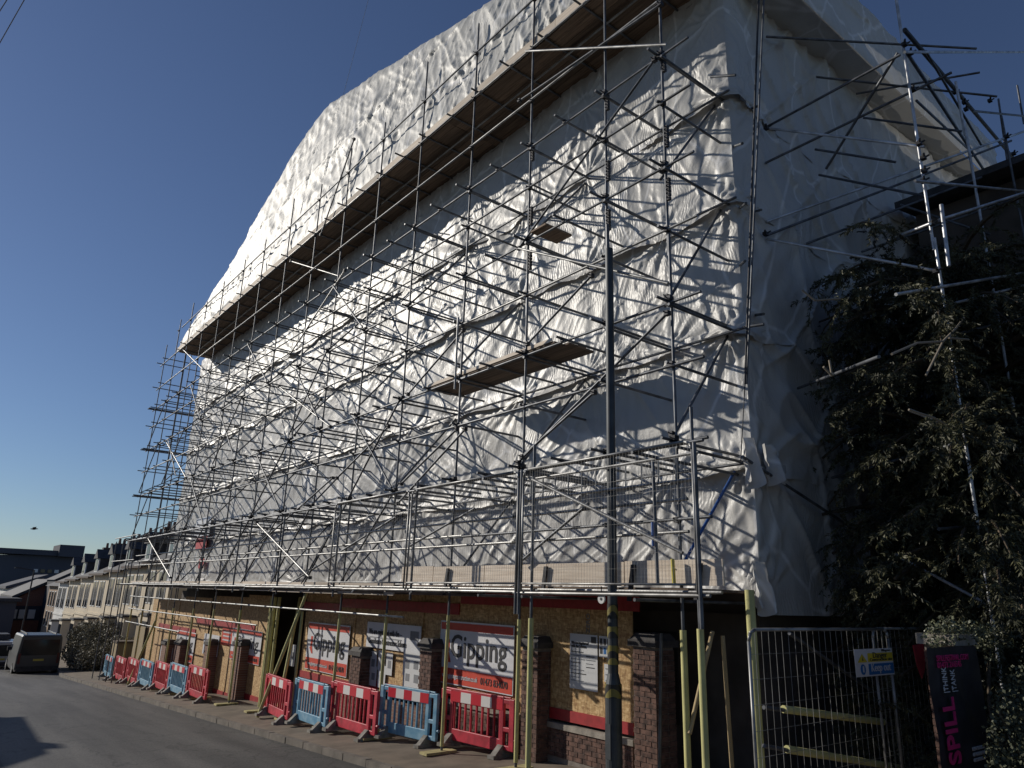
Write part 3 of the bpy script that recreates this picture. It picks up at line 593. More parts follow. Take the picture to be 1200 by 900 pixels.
# hanging debris net and tag
tg = thing('round_tag', 'small round white tag hanging under the gantry edge beside the lamp column', 'tag', tuple(PX(705, 701, 7.6)))
c = PX(705, 701, 7.6); mb = MB(); mb.bar(c+Vector((-.012, 0, -.01)), c+Vector((.012, 0, -.01)), .065, 16); mb.build('disc', M['tagw'], tg)
mb = MB(); mb.bar(c+Vector((-.014, 0, -.01)), c+Vector((-.018, 0, -.01)), .02, 8); mb.build('centre_mark', M['ink'], tg); MB().bar(c+Vector((0, 0, .05)), c+Vector((0, 0, .16)), .008, 5).build('hook', M['steel_d'], tg)
# lamp column
lx, ly = 8.1, 7.72; lp = thing('lamp_column', 'tall grey steel lamp column wrapped with black and yellow tape', 'lamp post', (lx, ly, gz(lx, ly)))
mb = MB(); g0 = gz(lx, ly); mb.bar((lx, ly, g0), (lx, ly, -1.18), .118, 20); mb.bar((lx, ly, -1.18), (lx, ly, -1.0), .118, 20, .078); mb.bar((lx, ly, -1.0), (lx, ly, 5.72), .074, 20, .066); mb.build('column', M['lamp'], lp, smooth=False)
for z0, z1, r_ in ((-1.32, -1.14, .1205), (-.88, -.62, .080), (-.52, -.36, .080), (-.25, -.05, .080), (g0+.0, g0+.25, .1205), (-.15, -.14, .082)):
    MB().bar((lx, ly, z0), (lx, ly, z1), r_, 20).build('hazard_tape', M['hazard'], lp)
tube('bracket_pole', (lx, ly+.03, 5.7), (lx, ly+.03, 6.2), 'steel', lp, .03)
MB().box((lx-.122, ly-.05, g0+.5), (lx-.112, ly+.05, g0+.95)).build('access_door', M['lamp'], lp)
# ---------------------------------------------------------------- hoarding, piers and signs
XH = 9.3
hd = thing('hoarding', 'chipboard hoarding with dark red trim between the brick piers under the gantry', 'hoarding', (XH, 20, gz(XH, 20)))
def Hy(px, py=780): return PX(px, py, XH).y
def panel(pa, pb, ztop, zbot, parent=hd, strip=True):
    ya, yb = Hy(pb), Hy(pa); n = max(1, round((yb-ya)/1.22)); 
    for k in range(n):
        boxo('osb_panel', (XH, ya+(yb-ya)*k/n+.004, zbot), (XH+.02, ya+(yb-ya)*(k+1)/n-.004, ztop), 'osb', hd)
    if strip: boxo('red_base_board', (XH-.022, ya, zbot-.02), (XH-.002, yb, zbot+.16), 'red', hd)
    return ya, yb
zc = .02
segs = [(742, 640, -2.0), (607, 508, -2.0), (493, 424, -2.2), (412, 352, -2.35), (312, 282, None), (272, 240, None), (238, 206, None), (200, 186, None), (184, 168, None)]
for i, (pa, pb, zb_) in enumerate(segs):
    yc = Hy(pa); zb2 = zb_ if zb_ is not None else gz(XH, Hy(pb))+.06
    panel(pb, pa, .12-(.03*max(0, yc-14)), zb2)
# continuous sheets above and behind the piers, and the red header
for a, b in ((640, 607), (508, 493), (424, 412), (282, 272), (206, 200)):
    ya, yb = Hy(a), Hy(b); boxo('osb_panel', (XH+.022, ya-.02, gz(XH, ya)+.5), (XH+.04, yb+.02, .1-.03*max(0, ya-14)), 'osb', hd)
for a, b, z in ((8.25, 13.3, -.13), (13.35, 19., -.36), (19., 21.7, -.5), (25.3, 31.8, -1.35), (31.8, 37.5, -1.8)):
    boxo('red_header_board', (XH-.03, a, z-.03), (XH-.005, b, z+.2), 'red', hd)
gp = boxo('header_void_board', (XH+.03, 8.5, .12), (XH+.05, 39, .155), 'board', hd)
def bricks_wall(name, label, cat, xa, xb, ya, yb, za, zb_, stepy=True, cap='stone', capz=.1, cap_over=.05, group=None, side=True):
    t = thing(name, label, cat, ((xa+xb)/2, (ya+yb)/2, za), 0, group)
    MB().box((xa+.012, ya+.012, za-.15), (xb-.012, yb-.012, zb_)).build('mortar_core', M['mortar'], t)
    c = 0; z = za
    while z+.065 <= zb_+.001:
        y = ya-(.1125 if c % 2 else 0)
        while y < yb-.02:
            y0 = max(ya, y); y1 = min(yb, y+.215)
            if y1-y0 > .05: boxo('brick', (xa-jit(.003), y0+.005, z), (xa+.05, y1-.005, z+.065), 'brick', t)
            y += .225
        if side:
            x = xa+(.052 if c % 2 else .0525)
            while x < xb-.02:
                x1 = min(xb, x+.215)
                boxo('brick', (x+.005, ya-jit(.003), z), (x1-.005, ya+.05, z+.065), 'brick', t); x = x1+.01
        z += .075; c += 1
    m = MB(); o_ = cap_over
    m.box((xa-o_, ya-o_, zb_), (xb+o_, yb+o_, zb_+capz)); 
    if cap == 'cap': m.box((xa-o_+.02, ya-o_+.02, zb_+capz), (xb+o_-.02, yb+o_-.02, zb_+capz+.1), .07)
    m.build('coping_stone', M[cap], t); return t
XPi = 8.98
def pier(pa, pb, ztop, label, blocks=True, base_h=0.):
    ya = PX(pb, 780, XPi).y; yb = PX(pa, 780, XPi).y; g0 = gz(XPi, ya)
    if blocks: return bricks_wall('brick_pier', label, 'pier', XPi, XPi+.45, ya, yb, g0, ztop-.2, cap='cap', group='brick piers along the hoarding')
    t = thing('brick_pier', label, 'pier', (XPi+.22, (ya+yb)/2, g0), 0, 'brick piers along the hoarding')
    MB().box((XPi, ya, g0-.1), (XPi+.45, yb, ztop-.2)).build('brickwork', M['brickw'], t); MB().box((XPi-.05, ya-.05, ztop-.2), (XPi+.5, yb+.05, ztop-.1)).box((XPi-.03, ya-.03, ztop-.1), (XPi+.48, yb+.03, ztop), .08).build('coping_stone', M['cap'], t); return t
pier(741, 768, PX(755, 742, XPi).z, 'red brick pier with dark coping beside the lamp column at the hoarding end')
pier(611, 630, PX(620, 745, XPi).z, 'brick pier between the large red and white sign and the notice board panel')
pier(491, 505, PX(498, 748, XPi).z, 'brick pier just left of the nearest large sign')
pier(410, 422, PX(416, 758, XPi).z, 'brick pier right of the second large sign above the blue barrier')
pier(271, 280, PX(276, 748, XPi).z, 'stone-coped brick pier left of the third large sign', False)
pier(237, 243, PX(240, 748, XPi).z, 'narrow dark brick pier right of the fourth large sign', False)
pier(201, 208, PX(204, 748, XPi).z, 'dark brick pier left of the fourth large sign', False)
pier(186, 191, PX(188, 748, XPi).z, 'farthest dark brick pier at the left end of the hoarding', False)
for a, b, lb in ((639, 741, 'low brick wall under the notice panel right of the brick pier'), (507, 611, 'low brick wall under the nearest large sign behind the red barrier')):
    ya, yb = PX(b, 780, XH-.05).y, PX(a, 780, XH-.05).y; bricks_wall('low_wall', lb, 'wall', XH-.05, XH+.2, ya+.02, yb-.02, gz(XH, ya), -2.16, cap='stone', capz=.09, cap_over=.03, group='low walls under the hoarding', side=False)
t = thing('low_wall', 'low brick wall under the scheme board panel behind the blue barriers', 'wall', (XH, 16, gz(XH, 16)), 0, 'low walls under the hoarding')
MB().box((XH-.03, Hy(493), gz(XH, 16)-.3), (XH+.2, Hy(352), -2.42)).build('brickwork', M['brickw'], t)
GREEN = None
def sign_board(label, x, yl, yr, zt, zb_, phone=True):
    """yl: left (far) edge, yr: right (near) edge. Reading direction is -Y."""
    t = thing('company_sign', label, 'sign', (x, (yl+yr)/2, zb_), 0, 'company signs on the hoarding'); W_ = yl-yr; Hh = zt-zb_
    boxo('board', (x, yr, zb_), (x+.012, yl, zt), 'wht', t)
    boxo('red_top_band', (x-.004, yr+.03, zt-.17*Hh/1.2), (x-.001, yl-.03, zt-.035), 'redsign', t)
    boxo('red_bottom_band', (x-.004, yr+.02, zb_+.02), (x-.001, yl-.02, zb_+.30*Hh/1.2), 'redsign', t)
    text('lettering', 'Gipping', 'ink', t, (x-.006, yl-W_*.17, zb_+Hh*.44), (0, -1, 0), (0, 0, 1), Hh*.50, W_*.75, .012)
    text('web_address', 'www.gippingconstruction.co.uk', 'white_ink', t, (x-.008, yl-W_*.06, zb_+Hh*.10), (0, -1, 0), (0, 0, 1), Hh*.105, W_*.5, .012)
    text('phone_number', '01473 834070', 'ink', t, (x-.008, yl-W_*.60, zb_+Hh*.08), (0, -1, 0), (0, 0, 1), Hh*.15, W_*.34, .0)
    lg = MB()
    Yc = yl-W_*.135
    lg.poly([(x-.007, Yc+.09, zt-.30*Hh), (x-.007, Yc-.03, zt-.30*Hh), (x-.007, Yc-.03, zt-.48*Hh), (x-.007, Yc+.09, zt-.52*Hh)], (.004, 0, 0))
    lg.poly([(x-.007, Yc+.15, zt-.54*Hh), (x-.007, Yc-.02, zt-.50*Hh), (x-.007, Yc-.10, zt-.66*Hh), (x-.007, Yc-.02, zt-.66*Hh)], (.004, 0, 0))
    lg.build('logo_mark', M['redsign'], t); return t
XSg = XH-.045
def sgn(label, pa, pb, ta, ba):
    yl = PX(pa, ta, XSg).y; yr = PX(pb, ta, XSg).y; zt = PX((pa+pb)/2, ta, XSg).z; zb_ = PX((pa+pb)/2, ba, XSg).z; return sign_board(label, XSg, yl, yr, zt, zb_)
sgn('large red and white company sign nearest the camera behind the red barrier', 517, 603, 730, 808)
sgn('second red and white company sign, right of the dark doorway', 362, 411, 731, 790)
sgn('third red and white company sign, left of the dark doorway', 273, 308, 738, 777)
sgn('farthest and smallest looking red and white company sign', 208, 230, 740, 776)
sq = thing('red_notice', 'square red notice with white lettering on the hoarding beside the third company sign', 'notice', tuple(PX(266, 740, XSg)))
a = PX(261, 736, XSg); b = PX(272, 746, XSg); boxo('board', (XSg, b.y, a.z-.55), (XSg+.01, a.y, a.z), 'redsign', sq)
for k in range(3): boxo('text_line', (XSg-.004, b.y+.15, a.z-.15-.13*k), (XSg-.001, a.y-.15, a.z-.10-.13*k), 'white_ink', sq)
# scheme board
a = PX(431, 729, XSg); b = PX(492, 763, XSg); sb = thing('scheme_board', 'grey white considerate constructors board above a row of paper notices', 'notice board', (XSg, (a.y+b.y)/2, b.z))
yl, yr, zt, zb_ = a.y, b.y, PX(460, 731, XSg).z, PX(460, 762, XSg).z
boxo('board', (XSg, yr, zb_), (XSg+.012, yl, zt), 'wht', sb)
W_ = yl-yr; text('lettering', 'We are registered with the', 'ink', sb, (XSg-.006, yl-.12, zt-.28), (0, -1, 0), (0, 0, 1), .19, W_*.58, .006)
text('lettering', 'Considerate Constructors Scheme', 'ink', sb, (XSg-.006, yl-.12, zt-.50), (0, -1, 0), (0, 0, 1), .19, W_*.72, .006)
for k in range(3): boxo('text_line', (XSg-.004, yr+W_*.32, zb_+.12+.11*k), (XSg-.001, yl-.15, zb_+.145+.11*k), 'grey_ink', sb)
boxo('scheme_emblem', (XSg-.006, yr+.08, zb_+.28), (XSg-.001, yr+.45, zt-.12), 'grey_ink', sb)
k = 0
for (px, py, w_, h_) in ((437, 776, .34, .5), (447, 774, .34, .45), (456, 778, .3, .5), (437, 792, .34, .45), (447, 793, .36, .5), (477, 778, .36, .5), (487, 779, .4, .5), (477, 793, .36, .45), (487, 795, .4, .5), (343, 768, .35, .6)):
    c = PX(px, py, XSg); places = ['top left of the group', 'upper second from left', 'upper third from left', 'lower left of the group', 'lower second from left', 'upper right pair, left sheet', 'upper right pair, right sheet', 'lower right pair, left sheet', 'lower right pair, right sheet', 'alone at the doorway left of the second company sign']
    t = thing('paper_notice', 'small paper notice under the scheme board, '+places[k] if k < 9 else 'white paper notice '+places[k], 'notice', tuple(c), 0, 'paper notices on the hoarding')
    boxo('sheet', (XSg, c.y-w_/2, c.z-h_/2), (XSg+.006, c.y+w_/2, c.z+h_/2), 'paper', t); boxo('printed_block', (XSg-.003, c.y-w_*.28, c.z-h_*.2), (XSg-.001, c.y+w_*.2, c.z+h_*.15), 'grey_ink', t); k += 1
# big site notice near the lamp column
a = PX(668, 742, XSg); b = PX(700, 745, XSg); c = PX(668, 806, XSg)
st = thing('site_notice', 'tall white site safety notice covered in small print on the chipboard panel', 'notice', (XSg, (a.y+b.y)/2, c.z))
boxo('sheet', (XSg, b.y, c.z), (XSg+.008, a.y, a.z), 'paper', st); W_ = a.y-b.y; Hh = a.z-c.z
text('lettering', 'We are registered', 'ink', st, (XSg-.005, a.y-.04, a.z-.19*Hh), (0, -1, 0), (0, 0, 1), .07, W_*.62, .01); text('lettering', 'with the Scheme', 'ink', st, (XSg-.005, a.y-.04, a.z-.25*Hh), (0, -1, 0), (0, 0, 1), .07, W_*.55, .01)
boxo('emblem', (XSg-.004, b.y+.03, a.z-.15*Hh), (XSg-.001, b.y+.15, a.z-.03), 'ink', st)
for k, (f0, f1) in enumerate(((.05, .5), (.05, .42), (.05, .55), (.05, .4), (.05, .3), (.05, .52), (.05, .6), (.05, .35), (.05, .5), (.6, .9), (.6, .92), (.6, .85), (.6, .9))):
    zk = a.z-Hh*(.33+.065*(k if k < 9 else k-8)); boxo('text_line', (XSg-.004, a.y-W_*f1, zk-.008), (XSg-.001, a.y-W_*f0, zk+.006), 'grey_ink' if k % 3 else 'ink', st)
a = PX(702, 745, XSg); b = PX(716, 745, XSg); c = PX(703, 770, XSg)
st = thing('safety_sign', 'white safety symbol sign partly behind the lamp column', 'sign', (XSg, (a.y+b.y)/2, c.z))
boxo('sheet', (XSg, b.y, c.z), (XSg+.008, a.y, a.z), 'paper', st); W_ = a.y-b.y; Hh = a.z-c.z
for i in range(3):
    for j in range(2): boxo('symbol', (XSg-.004, a.y-W_*(.08+.3*i+.2), a.z-Hh*(.12+.42*j+.3)), (XSg-.001, a.y-W_*(.08+.3*i), a.z-Hh*(.12+.42*j)), 'ink' if (i, j) != (1, 1) else 'signb', st)
a = PX(708, 778, XSg); b = PX(717, 800, XSg); st = thing('paper_notice', 'small white notice just left of the lamp column below the safety symbols', 'notice', (XSg, a.y, b.z), 0, 'paper notices on the hoarding')
boxo('sheet', (XSg, b.y, b.z), (XSg+.006, a.y, a.z), 'paper', st)
for k in range(4): boxo('text_line', (XSg-.003, b.y+.08, a.z-.08-.09*k), (XSg-.001, a.y-.03, a.z-.065-.09*k), 'grey_ink', st)
text('board_stamp', 'ZERO', 'grey_ink', hd, PX(691, 742, XH-.004), (0, 0, 1), (0, 1, 0), .12, .32)
# white map board, left part
for pa, pb, t0, t1, lb in ((240, 254, 742, 770, 'pale map board on the hoarding between the two far brick piers'), (189, 198, 756, 790, 'tall white board on the hoarding left of the farthest company sign')):
    a = PX(pa, t0, XSg); b = PX(pb, t1, XSg); t = thing('map_board', lb, 'notice board', (XSg, (a.y+b.y)/2, b.z)); boxo('sheet', (XSg, b.y, b.z), (XSg+.01, a.y, a.z), 'wht', t); boxo('printed_block', (XSg-.004, b.y+.3, b.z+.2), (XSg-.001, a.y-.3, a.z-.3), 'paper', t)
# doorway posts and dark passage
dw = thing('doorway_shores', 'cluster of yellow wrapped upright shores beside the dark passage', 'shore', (9, Hy(318), gz(9, 24)))
for px in (312, 316, 321): 
    y = PX(px, 760, 8.8).y; tube('upright', (8.8, y, gz(8.8, y)), (8.8, y, -.2), 'foam', dw, .05)
bd = thing('timber_door', 'plain pale timber gate post at the far end of the hoarding', 'post', tuple(PX(165, 760, 9.4)))
a = PX(170, 735, 9.4); b = PX(159, 795, 9.4); boxo('panel', (9.35, a.y-.3, gz(9.4, a.y)), (9.5, a.y+1.6, a.z), 'timber', bd)
# ---------------------------------------------------------------- plastic barriers
def make_barrier(colr, label, group):
    t = thing('barrier', label, 'barrier', (0, 0, 0), 0, group); m = M[colr]; L_ = 1.92; 
    b = MB()            # local: length along X, height along Z, origin under the middle
    z0, z1 = .12, 1.05; T_ = .035
    for s in (-1, 1):
        b.box((s*L_/2-(.0 if s < 0 else .12), -T_, z0+.04), (s*L_/2+(.12 if s < 0 else 0), T_, z1-.03)); b.box((s*(L_/2-.30)-.045, -T_*.9, z0+.02), (s*(L_/2-.30)+.045, T_*.9, z1-.02))
        b.box((s*(L_/2-.19)-.09, -T_*.8, z1-.12), (s*(L_/2-.19)+.09, T_*.8, z1-.04)); b.box((s*(L_/2-.19)-.09, -T_*.8, z0+.34), (s*(L_/2-.19)+.09, T_*.8, z0+.42)); b.box((s*(L_/2-.19)-.09, -T_*.8, z0+.04), (s*(L_/2-.19)+.09, T_*.8, z0+.12))
    b.box((-L_/2+.26, -T_*.8, z0), (L_/2-.26, T_*.8, z0+.21)); b.box((-L_/2+.26, -T_*.9, z1-.25), (L_/2-.26, T_*.9, z1)); b.box((-L_/2+.1, -T_*.5, z1-.03), (L_/2-.1, T_*.5, z1))
    o = b.build('panel', m, t, world=False); bv = o.modifiers.new('b', 'BEVEL'); bv.width = .012; bv.segments = 2; bv.limit_method = 'ANGLE'
    for k in range(9):
        x = -L_/2+.36+(L_-.72)*k/8; MB().box((x-.015, -.018, z0+.20), (x+.015, .018, z1-.25)).build('slat', m, t, world=False)
    for k in range(5):
        wd = (L_-.56)/5; x = -L_/2+.28+wd*k
        for sy in (-1, 1): MB().box((x, sy*(T_*.9+.001), z1-.235), (x+wd, sy*(T_*.9+.004), z1-.05)).build('reflective_patch', M['bstrip' if (k % 2 == 0) else 'bwhite'], t, world=False)
    for s in (-1, 1):
        f = MB(); f.box((s*(L_/2-.30)-.08, -.28, .03), (s*(L_/2-.30)+.08, .28, .09)); f.poly([(s*(L_/2-.30)-.06, -.22, .09), (s*(L_/2-.30)-.06, .22, .09), (s*(L_/2-.30)-.06, .05, .24), (s*(L_/2-.30)-.06, -.05, .24)], (.12, 0, 0)); f.build('foot', M['foot'], t, world=False)
        MB().bar((s*(L_/2-.02), 0, .35), (s*(L_/2+.05), 0, .35), .03, 8).build('hinge_lug', m, t, world=False)
    return t
protoR = protoB = None
bars = [  # px left top, px right top, colour, label
    ((518, 806), (606, 813), 'bred', 'red barrier nearest the camera, in front of the nearest company sign'),
    ((447, 802), (516, 807), 'bblue', 'large looking blue barrier left of the nearest red barrier'),
    ((389, 798), (446, 804), 'bred', 'red barrier between the two near blue barriers'),
    ((347, 794), (388, 799), 'bblue', 'blue barrier under the second company sign'),
    ((311, 789), (346, 795), 'bred', 'red barrier in front of the dark doorway'),
    ((221, 782), (247, 787), 'bred', 'red barrier at the near end of the far row, beside a bare pole'),
    ((200, 778), (222, 782), 'bblue', 'blue barrier second from the near end of the far row'),
    ((183, 775), (201, 779), 'bred', 'red barrier between the two blue ones of the far row'),
    ((165, 773), (182, 776), 'bblue', 'blue barrier in the middle of the far row'),
    ((151, 771), (165, 774), 'bred', 'red barrier crossed by a raking shore in the far row'),
    ((135, 769), (152, 772), 'bred', 'red barrier second from the far end of the far row'),
    ((124, 767), (135, 770), 'bblue', 'farthest blue barrier, at the left end of the row')]
for i_b, (a, b, cl, lb) in enumerate(bars):
    def foot(p):        # where a 1.07 m tall top edge seen there stands on the pavement
        d = ray(*p); d = d/d.x; X_ = (-2.25+1.07-.21)/(d.z+.05*d.y-.03); X_ = min(8.95, max(7.75, X_)); return d*X_
    A = foot(a); B = foot(b)
    if i_b > 4: A.x = (A.x+8.15)/2; B.x = (B.x+8.15)/2; A = PX(*a, A.x); B = PX(*b, B.x)
    mid = (A+B)/2; mid.z = gz(mid.x, mid.y)
    dirv = Vector((B.x-A.x, B.y-A.y, 0)); rz = math.atan2(dirv.y, dirv.x)
    if cl == 'bred':
        if protoR is None: protoR = t = make_barrier(cl, lb, 'plastic barriers along the pavement'); t.location = mid; t.rotation_euler = (0, 0, rz)
        else: t = dup(protoR, mid, rz, lb)
    else:
        if protoB is None: protoB = t = make_barrier(cl, lb, 'plastic barriers along the pavement'); t.location = mid; t.rotation_euler = (0, 0, rz)
        else: t = dup(protoB, mid, rz, lb)
    t.rotation_euler = (0, R(2.9), rz) if False else (0, 0, rz)
    L_ = dirv.length; k = min(1.12, max(.85, L_/1.98)); t.scale = (k, 1, 1)
# ---------------------------------------------------------------- end scaffold and fence on the right
es = thing('end_scaffold', 'grey tube scaffold standing in front of the end wall among the yew branches', 'scaffold', (11.4, 3.9, gz(9, 3.9)))
def et(p, q, yp, yq, m='steel', r=.0242, nm='tube'): return tube(nm, PY(*p, yp), PY(*q, yq), m, es, r)
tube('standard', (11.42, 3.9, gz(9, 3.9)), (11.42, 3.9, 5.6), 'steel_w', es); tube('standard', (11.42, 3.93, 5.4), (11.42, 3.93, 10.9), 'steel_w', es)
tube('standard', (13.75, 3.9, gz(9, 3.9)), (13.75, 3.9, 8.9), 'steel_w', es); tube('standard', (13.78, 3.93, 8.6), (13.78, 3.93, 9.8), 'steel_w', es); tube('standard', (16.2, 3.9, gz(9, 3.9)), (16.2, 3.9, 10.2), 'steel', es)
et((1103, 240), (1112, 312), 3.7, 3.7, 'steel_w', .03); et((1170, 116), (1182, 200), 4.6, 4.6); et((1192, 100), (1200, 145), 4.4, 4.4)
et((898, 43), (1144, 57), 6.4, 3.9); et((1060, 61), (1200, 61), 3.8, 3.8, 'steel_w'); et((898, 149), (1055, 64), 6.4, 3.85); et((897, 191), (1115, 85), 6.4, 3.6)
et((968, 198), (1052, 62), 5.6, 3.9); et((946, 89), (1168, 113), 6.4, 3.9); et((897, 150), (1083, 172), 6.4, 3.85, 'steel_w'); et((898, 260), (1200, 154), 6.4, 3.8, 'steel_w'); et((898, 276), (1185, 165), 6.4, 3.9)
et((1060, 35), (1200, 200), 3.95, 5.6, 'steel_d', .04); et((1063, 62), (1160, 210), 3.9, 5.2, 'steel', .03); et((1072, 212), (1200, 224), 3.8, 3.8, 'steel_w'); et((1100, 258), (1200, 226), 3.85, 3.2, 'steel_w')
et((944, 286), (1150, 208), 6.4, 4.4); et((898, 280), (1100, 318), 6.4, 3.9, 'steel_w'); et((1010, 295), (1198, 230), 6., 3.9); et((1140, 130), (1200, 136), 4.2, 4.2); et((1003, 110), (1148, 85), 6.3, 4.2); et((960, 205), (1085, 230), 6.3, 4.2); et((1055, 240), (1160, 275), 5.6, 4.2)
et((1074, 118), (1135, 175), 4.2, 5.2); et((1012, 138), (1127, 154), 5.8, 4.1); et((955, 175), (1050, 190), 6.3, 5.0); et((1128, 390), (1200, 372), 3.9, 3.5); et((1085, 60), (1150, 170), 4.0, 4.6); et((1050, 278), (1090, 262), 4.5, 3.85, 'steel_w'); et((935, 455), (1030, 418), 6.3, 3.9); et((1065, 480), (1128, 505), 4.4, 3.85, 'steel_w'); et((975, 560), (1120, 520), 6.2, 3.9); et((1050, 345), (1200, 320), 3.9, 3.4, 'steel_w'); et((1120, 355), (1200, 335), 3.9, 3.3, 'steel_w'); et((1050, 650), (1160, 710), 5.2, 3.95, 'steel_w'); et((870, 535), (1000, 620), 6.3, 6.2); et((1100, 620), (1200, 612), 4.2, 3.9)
# twin leaning hoist lines on the end sheet
et((889, 0), (873, 450), 5.55, 6.25, 'steel_d', .018, 'hoist_line'); et((895, 0), (875, 450), 5.55, 6.25, 'steel', .016, 'hoist_line'); et((873, 450), (868, 540), 6.25, 6.25, 'steel_d', .008, 'hoist_line')
FIT = MB()
for p, y in (((1060, 52), 3.88), ((1067, 62), 3.85), ((1070, 105), 3.9), ((1077, 168), 3.85), ((1082, 185), 3.88), ((1083, 200), 3.85), ((1082, 212), 3.82), ((1092, 262), 3.85), ((1097, 318), 3.88), ((1119, 108), 4.2), ((1130, 120), 4.2), ((1132, 128), 4.2), ((1180, 160), 3.85), ((898, 150), 6.35), ((897, 274), 6.35), ((1126, 505), 3.86), ((1188, 180), 4.), ((1160, 118), 4.)):
    c = PY(*p, y); FIT.box(c-Vector((.042, .036, .03)), c+Vector((.042, .036, .03))); FIT.bar(c, c+Vector((.08, -.06, .06)), .015, 5); FIT.bar(c, c+Vector((-.09, -.05, .02)), .018, 5)
FIT.build('coupler', M['steel_d'], es)['kind'] = 'stuff'
for k in range(3): et((873+k*3, 130+k*120), (889+k*3, 124+k*122), 6.6, 6.2)
for p, q in (((833, 90), (862, 88)), ((858, 172), (870, 168)), ((864, 246), (874, 238)), ((866, 312), (873, 306)), ((862, 385), (895, 380)), ((1, 1), (1, 1))):
    if p[0] > 1: et(p, q, 6.6, 6.1, 'steel')
# yellow wrapped rails behind the gate and upright sleeve
yp = thing('padded_frame', 'yellow foam wrapped tube frame behind the mesh gate panel', 'tube frame', (8.5, 5.3, gz(8.5, 5.3)))
a = PY(880, 720, 5.6); tube('upright', (a.x, 5.6, gz(8, 5.6)), (a.x, 5.6, a.z+.3), 'foam', yp, .06)
tube('rail', PY(895, 829, 5.25), PY(1100, 856, 5.25), 'steel', yp); tube('foam_sleeve', PY(918, 831, 5.25), PY(1035, 846, 5.25), 'foam', yp, .045)
tube('rail', PY(895, 874, 5.25), PY(1060, 905, 5.25), 'steel', yp); tube('foam_sleeve', PY(922, 878, 5.25), PY(1056, 900, 5.25), 'foam', yp, .045)
sp2 = thing('passage_shores', 'dim yellow shores inside the dark side passage right of the brick pier', 'shore', (9.4, 6.6, gz(9.4, 6.6)))
for p, q, yp_ in (((835, 740), (808, 860), 6.6), ((847, 745), (858, 900), 6.5)): tube('upright', PY(*p, yp_), PY(*q, yp_), 'timber', sp2, .03)
tube('frame_post', PX(775, 742, 8.6), PX(773, 900, 8.6), 'steel', sp2)
a = PY(873, 738, 4.9); b = PY(1045, 740, 4.9)
zf = gz(8, 4.9)+.02
t = mesh_panel('wire_fence', 'steel mesh fence panel carrying the danger sign right of the dark passage', (7.28, 4.9, zf), 3.25, a.z-zf, .135, .3, 0., 'mesh fence panels at the side entrance', wr=.0028)
t = mesh_panel('wire_fence', 'steel mesh fence panel behind the dark banner', (10.35, 5.02, zf), 3.4, a.z-zf, .135, .3, 0., 'mesh fence panels at the side entrance', wr=.0028)
t = mesh_panel('wire_fence', 'steel mesh fence panel behind the hedge at the right edge', (13.8, 5.0, zf), 3.4, a.z-zf+.02, .135, .3, 0., 'mesh fence panels at the side entrance', wr=.0028)
st_ = thing('fence_stay', 'diagonal steel stay leaning behind the mesh gate panel', 'stay', tuple(PY(925, 742, 5.3))); tube('stay', PY(925, 742, 5.3), PY(1062, 838, 5.6), 'steel', st_)
# danger sign
a = PY(1001, 761, 4.86); b = PY(1045, 762, 4.86); c = PY(1002, 794, 4.86); z1, z0 = a.z, c.z; x0_, x1_ = a.x, b.x
ds = thing('danger_sign', 'white yellow and blue danger keep out sign tied to the mesh gate', 'sign', ((x0_+x1_)/2, 4.86, z0)); W_ = x1_-x0_; Hh = z1-z0
boxo('board', (x0_, 4.86, z0), (x1_, 4.866, z1), 'wht', ds)
boxo('yellow_field', (x0_+W_*.32, 4.854, z0+Hh*.52), (x1_-.01, 4.858, z1-Hh*.16), 'signy', ds); boxo('blue_field', (x0_+W_*.32, 4.854, z0+Hh*.05), (x1_-.01, 4.858, z0+Hh*.45), 'signb', ds)
text('lettering', 'Danger', 'ink', ds, (x0_+W_*.45, 4.852, z0+Hh*.66), (1, 0, 0), (0, 0, 1), .1, W_*.38); text('lettering', 'Construction site', 'ink', ds, (x0_+W_*.36, 4.852, z0+Hh*.55), (1, 0, 0), (0, 0, 1), .05, W_*.6)
text('lettering', 'Keep out', 'white_ink', ds, (x0_+W_*.38, 4.852, z0+Hh*.17), (1, 0, 0), (0, 0, 1), .14, W_*.52); text('lettering', 'Rhyno', 'ink', ds, (x0_+W_*.7, 4.852, z1-Hh*.11), (1, 0, 0), (0, 0, 1), .04, W_*.24)
MB().poly([(x0_+W_*.05, 4.852, z0+Hh*.52), (x0_+W_*.29, 4.852, z0+Hh*.52), (x0_+W_*.17, 4.852, z0+Hh*.82)], (0, .004, 0)).build('warning_triangle', M['signy'], ds)
MB().poly([(x0_+W_*.155, 4.85, z0+Hh*.58), (x0_+W_*.19, 4.85, z0+Hh*.58), (x0_+W_*.18, 4.85, z0+Hh*.75)], (0, .001, 0)).build('warning_mark', M['ink'], ds)
MB().bar((x0_+W_*.17, 4.858, z0+Hh*.26), (x0_+W_*.17, 4.852, z0+Hh*.26), Hh*.19, 20).build('mandatory_disc', M['signb'], ds); boxo('warning_mark', (x0_+W_*.155, 4.848, z0+Hh*.16), (x0_+W_*.185, 4.851, z0+Hh*.38), 'white_ink', ds)
